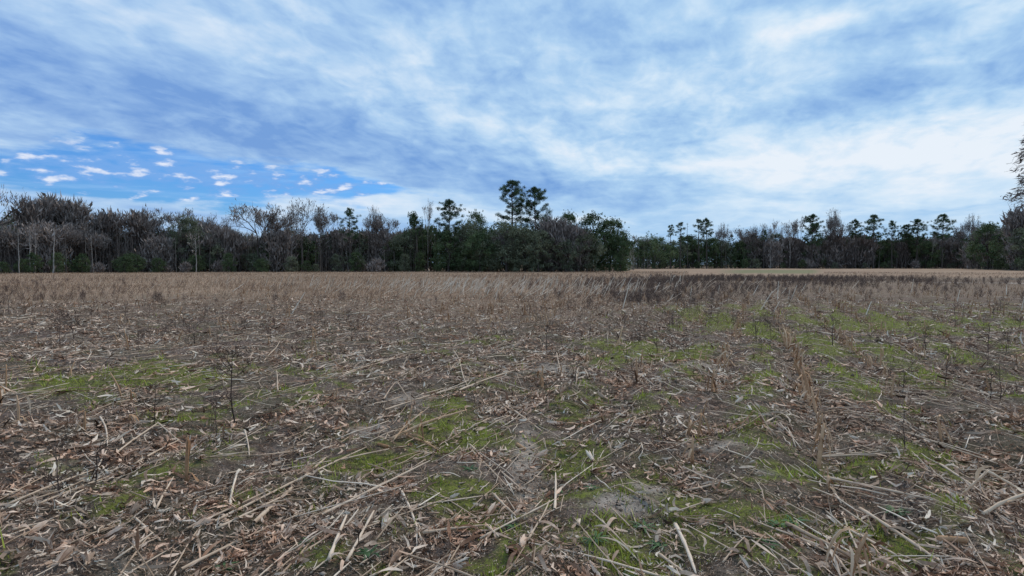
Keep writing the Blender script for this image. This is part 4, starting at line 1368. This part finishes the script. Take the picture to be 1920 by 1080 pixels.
def build_husks():
    rs = np.random.default_rng(113)
    HK = [(352, 1003, 400, 985, .14, .86, "pale cream husk at the lower end of a slender stalk"),
          (240, 880, 275, 888, .11, .80, "small grey white husk lying on litter in the left foreground"),
          (252, 955, 288, 968, .14, .66, "grey shredded husk on moss in the left foreground"),
          (40, 1005, 85, 985, .13, .82, "smooth pale leaf husk at the lower left corner"),
          (180, 1012, 245, 1003, .16, .72, "long purplish husk in the heap at the lower left"),
          (242, 1042, 250, 1010, .12, .90, "white husk standing up from the heap at the lower left"),
          (150, 1075, 160, 1045, .13, .70, "grey husk at the bottom edge on the left"),
          (85, 1075, 130, 1052, .15, .62, "tan curled husk at the bottom left edge"),
          (728, 1060, 745, 1015, .16, .62, "striped open husk in the bottom centre left"),
          (845, 1045, 885, 1060, .16, .80, "round fanned husk with pale tips in the bottom centre"),
          (715, 1005, 728, 985, .12, .88, "pale peeled husk below the white stalk piece"),
          (820, 985, 838, 968, .10, .72, "small grey husk right of the moss near the centre"),
          (910, 955, 935, 940, .12, .66, "grey fibrous husk above the joint in the bottom centre"),
          (1110, 882, 1145, 905, .15, .68, "straw yellow husk at the edge of the bare soil"),
          (950, 1030, 975, 1068, .17, .66, "tan fibrous husk on the soil at the bottom centre"),
          (978, 1030, 980, 985, .12, .84, "white husk strip above the tan fibrous one"),
          (430, 795, 440, 785, .11, .84, "pale tuft like husk at the foot of the black weed"),
          (540, 770, 560, 760, .12, .82, "white husk in the swath left of the grey rut"),
          (1248, 790, 1262, 775, .08, .98, "small bright white husk behind the tiny black weed"),
          (1800, 852, 1830, 858, .09, .95, "small bright husk in the right hand swath"),
          (1870, 1010, 1905, 1020, .14, .55, "brown husk near the lower right corner"),
          (1235, 1005, 1245, 975, .11, .66, "pale husk beside the green tufts"),
          (1130, 1000, 1150, 985, .09, .60, "small grey husk on bare soil near the bottom"),
          (560, 895, 590, 885, .12, .66, "grey leafy husk between the bundle and the long stalk")]
    for px0, py0, px1, py1, L, tone, label in HK:
        root = bpy.data.objects.new("corn_husk", None); ROOT.objects.link(root)
        root.empty_display_size = .05
        pose(root, ground_pt(px0, py0, .012), ground_pt(px1, py1, .03))
        root["label"] = label; root["category"] = "corn husk"
        st = mesh_from("shank", *stalk_geo(.05, .006, rs, 6, .05, .5)); st.materials.append(M_straw)
        s = link("shank", st, parent=root); s.location = (0, -.035, .004)
        for prt in husk_parts(rs, L, 7, tone):
            me = mesh_from("husk_leaf", *prt, smooth=True); me.materials.append(M_litter)
            link("husk_leaf", me, parent=root)
    # smaller husks scattered over the near field
    protos = []
    for i in range(7):
        me = mesh_from("corn_husk", *concat(husk_parts(rs, .12, 6, rs.uniform(.6, .95))), smooth=True); me.materials.append(M_litter)
        protos.append(me)
    n = 500
    x, y, r = scatter(n, 3.6, 22, rs, ang=42)
    k = rs.random(n) < .2 + 1.0 * (fbm(x, y, .9, 81, 4, .6) > .5); x, y, r = x[k], y[k], r[k]
    for i in range(min(250, len(x))):
        o = link("corn_husk", protos[i % 7])
        o.location = (x[i], y[i], float(height(x[i], y[i])) + .015)
        o.rotation_euler = (rs.uniform(-.2, .5), rs.uniform(-.6, .6), rs.uniform(0, 6.28))
        s = rs.uniform(.45, 1.0); o.scale = (s, s, s)
        side = "left" if x[i] < -1.5 else ("right" if x[i] > 2 else "middle")
        o["label"] = f"{'larger' if s > .72 else 'small'} pale husk scrap {describe(960 + FPX * x[i] / y[i], HORIZON + EYE * FPX / y[i], LAND)}"
        o["category"] = "corn husk"; o["group"] = f"husk scraps on the {side} of the field"
    # the bare cob
    k, m = 16, 14
    V = []; F = []
    for i in range(k):
        f = i / (k - 1)
        rr = .021 * (math.sin(min(1, f * 5 + .35) * math.pi / 2)) * (1 - .25 * f) * (1 if i < k - 1 else .35)
        for j in range(m):
            q = rr * (1 + (.09 if (i + j) % 2 else -.03)); a = j / m * 2 * math.pi
            V.append([q * math.cos(a), f * .15, q * math.sin(a)])
    for i in range(k - 1):
        for j in range(m):
            F.append([i * m + j, i * m + (j + 1) % m, (i + 1) * m + (j + 1) % m, (i + 1) * m + j])
    V.append([0, 0, 0]); V.append([0, .152, 0])
    F3 = [[(j + 1) % m, j, len(V) - 2] for j in range(m)] + [[(k - 1) * m + j, (k - 1) * m + (j + 1) % m, len(V) - 1] for j in range(m)]
    me = mesh_from("corn_cob", np.array(V), [np.array(F3), np.array(F)], np.full(len(V), .42)); me.materials.append(M_rust)
    o = link("corn_cob", me); pose(o, ground_pt(1768, 1036, .022), ground_pt(1808, 1046, .022))
    o["label"] = "brown bare corn cob lying on the soil at the lower right"; o["category"] = "corn cob"
    me2 = me.copy(); 
    for px, py, qx, qy, lb in [(968, 832, 990, 838, "brown cob like husk piece in the sandy hollow right of centre"), (725, 840, 700, 836, "dark brown cob half hidden in litter left of the leaning brown stalk")]:
        o = link("corn_cob", me); pose(o, ground_pt(px, py, .02), ground_pt(qx, qy, .018)); o.scale = (.8, .8, .8)
        o["label"] = lb; o["category"] = "corn cob"


def stub_leaf(rs, h, L, W, a, tone, droop):
    """a torn leaf hanging from a standing stub"""
    k = 6; s = np.linspace(0, 1, k)
    out = L * .42 * np.sin(s * 1.6) ** .8; z = h + L * .22 * s - droop * L * s ** 1.6
    P = np.stack([np.sin(a + s * .5) * out, np.cos(a + s * .5) * out, np.maximum(z, .01)], -1)[None]
    d = unit(np.gradient(P, axis=1)); hh = unit(np.cross(d, np.array([0, 0, 1.])) + 1e-6); u = np.cross(hh, d)
    rr = (rs.uniform(-.6, .6) + s * rs.uniform(-2.5, 2.5))[None]
    side = hh * np.cos(rr)[..., None] + u * np.sin(rr)[..., None]
    w = (W * np.sin(np.linspace(.5, math.pi - .1, k)))[None]
    return ribbons(P, side, w, np.array([tone]))


def stub_parts(rs, h, leaves, tone, rad=.011):
    s = np.linspace(0, 1, 5)
    lx, ly = rs.normal(0, .14, 2) * h
    P = np.stack([lx * s ** 1.5, ly * s ** 1.5, h * s - .02], -1)[None]
    r = (rad * np.array([1.25, 1.0, 1.15, .9, .55]))[None]
    stalk = tubes(P, r, 6, tone=np.array([tone]))
    lv = [stub_leaf(rs, h * rs.uniform(.15, .95), rs.uniform(.10, .30), rs.uniform(.010, .028), rs.uniform(0, 6.28), np.clip(tone + rs.normal(.08, .2), 0, 1), rs.uniform(.6, 1.7)) for _ in range(leaves)]
    return stalk, lv


def stub_thing(x, y, h, leaves, tone, label, rs, group=None, rad=.011):
    st, lv = stub_parts(rs, h, leaves, tone, rad)
    me = mesh_from("corn_stub", *st, smooth=True); me.materials.append(M_rust)
    o = link("corn_stub", me); o.location = (x, y, float(height(x, y)))
    o["label"] = label; o["category"] = "corn stub"
    if group: o["group"] = group
    for p in lv:
        c = mesh_from("dry_leaf", *p); c.materials.append(M_rust); link("dry_leaf", c, parent=o)
    return o


def build_stubs():
    rs = np.random.default_rng(127)
    ST = [(223, 745, .34, 1, .45, .010, "tall thin brown stub standing alone on the left"),
          (343, 895, .38, 2, .40, .012, "thick brown stub with a dark tip in the left foreground"),
          (152, 808, .22, 3, .55, .010, "short stub with a torn leaf at the left"),
          (1300, 868, .24, 5, .45, .012, "brown stub with leaning leaves right of centre"),
          (775, 705, .22, 2, .50, .010, "stub standing in moss left of the tangled pile"),
          (583, 668, .55, 5, .45, .010, "tall clump of brown stubble standing left of centre"),
          (592, 664, .42, 5, .5, .010, "second stem of the tall brown clump left of centre"),
          (238, 662, .42, 3, .55, .010, "brown stub with a leaning leaf in the left middle distance"),
          (5, 735, .38, 2, .4, .011, "dark brown stub at the left edge"),
          (1196, 722, .20, 1, .1, .014, "short black stub right of centre"),
          (762, 815, .30, 2, .4, .010, "upright brown stem beside the leaning brown stalk"),
          (792, 818, .26, 2, .35, .009, "thinner upright stem beside the leaning brown stalk"),
          (1675, 745, .30, 6, .45, .010, "ragged stub at the edge of the right hand moss"),
          (1655, 690, .40, 5, .45, .010, "leafy brown stub beside the leaning stalk on the right"),
          (1560, 828, .12, 3, .6, .010, "tiny yellowish stub in the right hand swath")]
    for px, py, h, lv, tone, rad, label in ST:
        x, y = at(px, py)
        stub_thing(x, y, h, lv, tone, label, rs, rad=rad)
    # rusty standing leaf cluster at the lower right
    x, y = at(1602, 1088)
    o = stub_thing(x, y, .30, 0, .4, "rusty standing stub with long hanging leaves at the lower right", rs, rad=.012)
    for a, L, dr, W, h in [(1.35, .28, 1.35, .016, .29), (1.8, .22, 1.5, .020, .27), (4.3, .34, 1.15, .017, .30), (4.8, .26, 1.3, .022, .29), (5.2, .22, 1.6, .016, .25), (.3, .2, 1.6, .018, .22), (3.2, .24, 1.4, .018, .2), (2.2, .16, 1.4, .02, .15)]:
        c = mesh_from("dry_leaf", *stub_leaf(rs, h, L, W, a, .35 + rs.uniform(0, .4), dr)); c.materials.append(M_rust); link("dry_leaf", c, parent=o)
    # rows
    pts = []
    for k in range(-26, 22):
        rc = (ROW_OFF + k) * ROW_GAP
        t = 3.0
        while t < 60:
            t += rs.uniform(.09, .26) * (1 + max(0, t - 12) * .03)
            x = rc * math.cos(ROW_AZ) + t * math.sin(ROW_AZ) + rs.normal(0, .05)
            y = -rc * math.sin(ROW_AZ) + t * math.cos(ROW_AZ) + rs.normal(0, .05)
            if y < 4.6: continue
            px = 960 + FPX * x / y; py = HORIZON + EYE * FPX / y
            if not -60 < px < 1980: continue
            dens = .04 + .16 * sstep(px, 900, 1300)
            if k == 0: dens = (.95 if 600 < py < 765 else .25) * (.5 + .6 * (math.sin(py * .11) > -.4))
            if k == -1: dens = .70 if 600 < py < 720 else .2
            if k in (1, 2): dens = .45 if 560 < py < 700 else .12
            if abs(px - 940) < 120 and 570 < py < 620 and k < -4: dens = .45
            dens *= sstep(float(fbm(x, y, .5, 131, 2)), .25, .55) + .25
            if rs.random() < dens: pts.append((t, x, y, k, px, py))
    pts.sort(key=lambda p: p[2])
    protos = []
    for i in range(14):
        st, lv = stub_parts(rs, rs.uniform(.10, .34), rs.integers(2, 6), rs.uniform(.35, .65))
        protos.append((mesh_from("corn_stub", *st, smooth=True), mesh_from("dry_leaf", *concat(lv)), concat([st] + lv)))
        for m in protos[-1][:2]: m.materials.append(M_rust)
    rest = []
    for i, (t, x, y, k, px, py) in enumerate(pts):
        P = protos[rs.integers(0, 14)]; s = rs.uniform(.5, 1.35) * (1.2 if k == 0 and py > 640 else 1); a = rs.uniform(0, 6.28)
        if i < 280:
            o = link("corn_stub", P[0]); o.location = (x, y, float(height(x, y))); o.rotation_euler = (rs.normal(0, .15), rs.normal(0, .15), a); o.scale = (s, s, s)
            c = link("dry_leaf", P[1], parent=o)
            if k == 0: lb, gp = "rusty stub with shredded leaves in the thickest stubble row on the right", "stubs of the thickest right hand row"
            elif k == -1: lb, gp = "rusty stub in the row just left of the thickest stubble row", "stubs of the row left of the thickest one"
            elif k > 0: lb, gp = "brown stub in the thinner rows right of the thickest stubble row", "stubs of the right hand rows"
            elif px > 900: lb, gp = "brown stub in a broken row around the middle of the field", "stubs around the middle"
            else: lb, gp = "brown stub standing alone in the flattened left side of the field", "stubs of the left side"
            if k not in (0, -1): lb = f"brown corn stub standing {describe(px, py, LAND)}"
            else: lb = f"rusty stub {'in the thickest row' if k == 0 else 'in the row beside the thickest'}, {describe(px, py, [m for m in LAND if 'row' not in m[2]])}"
            o["label"] = lb; o["category"] = "corn stub"; o["group"] = gp
        else:
            v, f, tn = P[2]
            c, sn = math.cos(a) * s, math.sin(a) * s
            w = v @ np.array([[c, sn, 0], [-sn, c, 0], [0, 0, s * 1.2]]) + np.array([x, y, float(height(x, y))])
            rest.append((w, f, tn))
    print("stubs", len(pts))
    stuff("stubble", rest, M_rust, "broken corn stubble thinning out along the far rows", "stubble")


# ------------------------------------------------ dead weeds
def weed_parts(rs, h, n_br=9, spread=.8, thick=.0035, zig=.05):
    paths, rads = [], []
    k = 6; s = np.linspace(0, 1, k)[:, None]
    main = np.array([0, 0, h]) * s + np.cumsum(rs.normal(0, zig * h / 3, (k, 3)) * np.array([1, 1, .2]), 0) * (s > 0)
    paths.append(main); rads.append(np.linspace(thick * 1.5, thick * .5, k))
    def sub(base, d, L, r, lvl):
        q = base + d * L * s + np.cumsum(rs.normal(0, L * .045, (k, 3)), 0) * (s > 0) + np.array([0, 0, .25 * L]) * s ** 2
        paths.append(q); rads.append(np.linspace(r, r * .4, k))
        if lvl < 2:
            for _ in range(rs.integers(2, 5)):
                j = rs.integers(2, k); dd = unit(d + rs.normal(0, .6, 3) + np.array([0, 0, .15]))
                sub(q[j], dd, L * rs.uniform(.3, .6), r * .6, lvl + 1)
    for i in range(n_br):
        f = rs.uniform(.15, .95); j = f * (k - 1); b = main[int(j)] * (1 - j % 1) + main[min(int(j) + 1, k - 1)] * (j % 1)
        a = rs.uniform(0, 6.28)
        d = unit(np.array([math.cos(a) * spread, math.sin(a) * spread, rs.uniform(.2, .9)]))
        sub(b, d, h * rs.uniform(.22, .5) * (1.1 - f * .5), thick * .8, 0)
    v = tubes(np.array(paths), np.array(rads), 3, tone=rs.uniform(.2, .8, len(paths)), cap=False)
    return v


def weed_far(rs, h, n=46):
    """the same plant at a distance: a few stout slivers and seed heads"""
    b = np.zeros((n, 3)); b[:, 2] = rs.uniform(0, .6, n) * h; b[:, :2] = rs.normal(0, .04, (n, 2))
    a = rs.uniform(0, 6.28, n); d = unit(np.stack([np.cos(a) * .55, np.sin(a) * .55, rs.uniform(.1, 1.2, n)], -1))
    L = rs.uniform(.2, .55, n)[:, None] * h
    s = unit(np.cross(d, rs.normal(0, 1, (n, 3)))) * .0055
    v = np.stack([b - s, b + s, b + d * L], 1).reshape(-1, 3)
    f = np.arange(n)[:, None] * 3 + np.array([[0, 1, 2]])
    return v, [f], np.repeat(rs.uniform(.1, 1, n), 3)


def build_weeds():
    rs = np.random.default_rng(139)
    HW = [(438, 788, .80, 11, .9, "large black branching weed standing left of centre"),
          (400, 812, .38, 8, 1.0, "low black weed at the foot of the large one"),
          (103, 925, .42, 10, .9, "black curled weed in the left foreground moss"),
          (170, 905, .30, 12, 1.3, "low dark tangled weed beside the curled one"),
          (1246, 828, .26, 9, .9, "tiny black weed with fine branches right of centre"),
          (1880, 752, .46, 9, .8, "dark upright weed at the right edge"),
          (1862, 742, .30, 9, 1.2, "bushy dark weed left of the upright one at the right edge"),
          (1563, 648, .62, 5, .6, "dark forked weed between green strips on the right"),
          (1856, 665, .55, 10, .8, "thin dark weed standing in the right middle distance"),
          (15, 590, .9, 10, .6, "dark weed at the left edge of the middle distance"),
          (110, 648, .6, 10, .9, "dark spreading weed in the left middle distance"),
          (135, 640, .6, 9, .9, "dark weed right next to the spreading one on the left"),
          (1025, 655, .5, 7, .6, "thin dark weed standing alone right of centre"),
          (660, 640, .4, 8, .9, "small dark weed in the middle distance left of centre"),
          (1420, 640, .5, 8, .7, "dark weed beside the brightest green strip")]
    for px, py, h, nb, sp, label in HW:
        x, y = at(px, py)
        me = mesh_from("dead_weed", *weed_parts(rs, h, nb, sp, .0046 if h < .5 else .0068)); me.materials.append(M_weed)
        o = link("dead_weed", me); o.location = (x, y, float(height(x, y)) - .01)
        o["label"] = label; o["category"] = "dead weed"
    near = []
    for i in range(8):
        me = mesh_from("dead_weed", *weed_parts(rs, rs.uniform(.2, .44), 11, rs.uniform(.8, 1.4), .0036)); me.materials.append(M_weed); near.append(me)
    farp = [weed_far(rs, rs.uniform(.3, .62), 46) for _ in range(12)]
    n = 42000
    x, y, r = scatter(n, 6.0, 95, rs, ang=41, power=1.0)
    px = 960 + FPX * x / y; py = HORIZON + EYE * FPX / y
    G = lambda cx, cy, wx, wy: np.exp(-((px - cx) / wx) ** 2 - ((py - cy) / wy) ** 2)
    d = .0012 + .62 * G(1430, 528, 250, 17) + .32 * G(1180, 552, 150, 28) + .20 * G(1700, 536, 240, 18) + .10 * G(1300, 590, 200, 40) + .16 * G(1250, 575, 180, 30) \
        + .13 * G(60, 575, 120, 40) + .05 * G(350, 610, 260, 50) + .05 * G(1800, 640, 200, 60) + .05 * G(1150, 640, 160, 50) + .02 * G(300, 540, 300, 20)
    d *= sstep(fbm(x, y, .22, 141, 3, .6), .30, .62) * .9 + .12
    k = rs.random(n) < d; x, y, r, px = x[k], y[k], r[k], px[k]
    o_ = np.argsort(y); x, y, px = x[o_], y[o_], px[o_]
    rest = []
    for i in range(len(x)):
        z = float(height(x[i], y[i])) - .01
        a = rs.uniform(0, 6.28); s = rs.uniform(.6, 1.3)
        if i < 270:
            o = link("dead_weed", near[i % 8]); o.location = (x[i], y[i], z); o.rotation_euler = (0, 0, a); o.scale = (s, s, s)
            side = "left" if px[i] < 700 else ("middle" if px[i] < 1150 else "right")
            o["label"] = f"{'large' if s > 1.05 else ('low' if s < .8 else 'spindly')} dark dead weed {describe(px[i], HORIZON + EYE * FPX / y[i], LAND)}"
            o["category"] = "dead weed"; o["group"] = f"dead weeds of the {side} part"
        else:
            v, f, tn = farp[i % 12]; c, sn = math.cos(a) * s, math.sin(a) * s
            rest.append((v @ np.array([[c, sn, 0], [-sn, c, 0], [0, 0, s]]) + np.array([x[i], y[i], z]), f, tn))
    print("weeds", len(x))
    stuff("dead_weeds", rest, M_weed, "dark thicket of dead weeds across the far right of the field", "dead weeds")


def build_dry_grass():
    rs = np.random.default_rng(149)
    n = 150000
    x, y, r = scatter(n, 14, 150, rs, ang=42, power=.35)
    px = 960 + FPX * x / y; py = HORIZON + EYE * FPX / y
    turf = (y > 92) & (px > 1290) & (px < 1545)
    g = sstep(y, 10, 44)
    keep = rs.random(n) < (.15 + .85 * g) * (1 - .80 * sstep(px, 1080, 1260) * sstep(py, 511, 517))
    k = keep & ~turf; x, y, r, g = x[k], y[k], r[k], g[k]; n = len(x)
    h = rs.uniform(.10, .42, n) * (.35 + .65 * g) * (.6 + .8 * fbm(x, y, .1, 151, 3)); w = (.006 + .0032 * (r / 20)) * rs.uniform(.6, 1.4, n)
    a = rs.uniform(0, 6.28, n)
    d = unit(np.stack([rs.normal(.35, .55, n), rs.normal(0, .4, n), np.ones(n)], -1))
    b = np.stack([x, y, height(x, y) - .01], -1)
    s = np.stack([np.cos(a), np.sin(a), np.zeros(n)], -1) * w[:, None]
    v = np.stack([b - s, b + s, b + d * h[:, None]], 1).reshape(-1, 3)
    f = np.arange(n)[:, None] * 3 + np.array([[0, 1, 2]])
    tone = np.clip(rs.normal(.5, .2, n) + .5 * (fbm(x, y, .15, 153, 3) - .5), 0, 1)
    stuff("dry_grass", [(v, [f], np.repeat(tone, 3))], M_dry, "tan dry grass and stubble standing across the far field", "dry grass")


def build_tufts():
    rs = np.random.default_rng(157)
    T = [(1210, 980, .12, 1, "bright green rosette beside the pale sand"), (1240, 1012, .11, 1, "second green rosette below the bright one"),
         (1120, 1015, .11, 0, "blue green rosette on bare soil near the bottom"), (575, 1015, .10, 0, "blue green rosette in litter left of centre"),
         (1495, 990, .12, 1, "vivid green rosette near the thick brown stalk"), (1465, 1005, .09, 1, "smaller green rosette left of the vivid one"),
         (410, 1050, .10, 1, "green rosette at the bottom left of centre"), (690, 1050, .11, 0, "blue green rosette at the bottom centre left"),
         (880, 885, .10, 0, "blue green rosette above the moss near the centre"), (1690, 975, .12, 0, "blue green rosette in the right foreground"),
         (960, 985, .07, 0, "small teal rosette by the broken joint"), (1110, 915, .08, 0, "dull green rosette below the straw yellow husk"),
         (1060, 912, .10, 1, "green tuft at the foot of the pale standing stalk"), (65, 845, .08, 0, "teal rosette at the left edge of the foreground"),
         (1450, 1040, .09, 1, "green rosette at the bottom right of centre"), (1170, 1060, .07, 1, "yellow green tuft at the bottom edge right of centre")]
    for px, py, R, g, label in T:
        x, y = at(px, py)
        root = bpy.data.objects.new("weed_rosette", None); ROOT.objects.link(root); root.empty_display_size = .03
        root.location = (x, y, float(height(x, y)) + .004)
        root["label"] = label; root["category"] = "green weed"
        n = 26
        a = rs.uniform(0, 6.28, n); L = R * rs.uniform(.4, 1, n); k = 4; s = np.linspace(0, 1, k)[None, :]
        P = np.stack([np.sin(a)[:, None] * L[:, None] * s, np.cos(a)[:, None] * L[:, None] * s, L[:, None] * (.55 * s - .45 * s ** 2) * rs.uniform(.4, 1.3, (n, 1))], -1)
        d = unit(np.gradient(P, axis=1)); side = unit(np.cross(d, np.array([0, 0, 1.])))
        w = (.013 * rs.uniform(.6, 1.3, n))[:, None] * np.sin(np.linspace(.4, 2.9, k))[None]
        v, f, t = ribbons(P, side, w, rs.uniform(.2, .9, n))
        per = k * 2
        for i in range(0, n, 1):
            fi = f[0].reshape(n, k - 1, 4)[i] - i * per
            me = mesh_from("leaf", v[i * per:(i + 1) * per], [fi], t[i * per:(i + 1) * per]); me.materials.append(M_grass if g and False else M_teal)
            link("leaf", me, parent=root)


def build_clods():
    rs = np.random.default_rng(163)
    n = 26000
    x, y, r = scatter(n, 2.6, 16, rs)
    k = rs.random(n) < .18 + .9 * sand_at(x, y); x, y, r = x[k], y[k], r[k]; n = len(x)
    s = rs.gamma(2, .0022, n) * (r / 4) ** .5 + .002
    o = np.array([[1, 0, 0], [-1, 0, 0], [0, 1, 0], [0, -1, 0], [0, 0, .7], [0, 0, -.7]])
    v = np.stack([x, y, height(x, y) + s * .25], -1)[:, None] + (o[None] * rs.uniform(.6, 1.3, (n, 6, 1)) + rs.normal(0, .15, (n, 6, 3))) * s[:, None, None]
    t8 = np.array([[0, 2, 4], [2, 1, 4], [1, 3, 4], [3, 0, 4], [2, 0, 5], [1, 2, 5], [3, 1, 5], [0, 3, 5]])
    f = (np.arange(n)[:, None, None] * 6 + t8[None]).reshape(-1, 3)
    m = material("soil crumbs", [(0.0, (.035, .026, .02)), (.5, (.13, .10, .08)), (1.0, (.42, .35, .29))], 0.95, 40, .1, spec=.05)
    stuff("soil_crumbs", [(v.reshape(-1, 3), [f], np.repeat(np.clip(rs.normal(.5, .2, n), 0, 1), 6))], m, "crumbs and clods of bare soil between the litter", "soil crumbs")


build_clods()
build_litter(); print("litter", time.perf_counter() - t1)
build_grass()
build_dry_grass()
build_hero_stalks(); build_stalks(); print("stalks", time.perf_counter() - t1)
build_husks()
build_stubs()
build_weeds()
build_tufts()
print("field", time.perf_counter() - t1)


def tell_apart():
    """where several things share a description, say how near each lies to the landmark it names"""
    ORD = ["nearest", "second nearest", "third nearest", "fourth nearest", "fifth nearest", "sixth nearest", "seventh nearest", "eighth nearest", "ninth nearest", "tenth nearest",
           "eleventh nearest", "twelfth nearest", "thirteenth nearest", "fourteenth nearest", "fifteenth nearest", "sixteenth nearest", "seventeenth nearest", "eighteenth nearest"]
    marks = {m[2]: at(m[0], m[1]) for m in LAND}
    for a, b in (("the long moss patch on the left", "the long moss patch"), ("the bright moss patch on the right", "the bright right moss patch"), ("the broken stub row in the middle", "the broken middle row")):
        marks[b] = marks.pop(a)
    trees = {m[1]: far(m[0], front(m[0])) for m in TREE_MARKS}
    by = {}
    for o in ROOT.objects:
        if o.get("category") and o.get("group"):
            o["label"] = (o["label"].replace("dark dead weed", "dead weed").replace("brown corn stub standing", "brown stub").replace("pale husk scrap", "husk scrap").replace("stalk lying", "stalk")
                          .replace("stub in the thickest row,", "stub of the thickest row").replace("stub in the row beside the thickest,", "stub of the second row").replace("right in front", "in front")
                          .replace("just beyond", "beyond").replace("the long moss patch on the left", "the long moss patch").replace("the bright moss patch on the right", "the bright right moss patch")
                          .replace("the broken stub row in the middle", "the broken middle row"))
            by.setdefault(o["label"], []).append(o)
    for label, obs in by.items():
        if len(obs) < 2: continue
        ref = next((p for k, p in sorted(list(marks.items()) + list(trees.items()), key=lambda q: -len(q[0])) if label.endswith(k)), None)
        if ref is None: continue
        obs.sort(key=lambda o: math.hypot(o.location.x - ref[0], o.location.y - ref[1]))
        for i, o in enumerate(obs):
            o["label"] = f"{ORD[min(i, 17)]} {label}"


tell_apart()
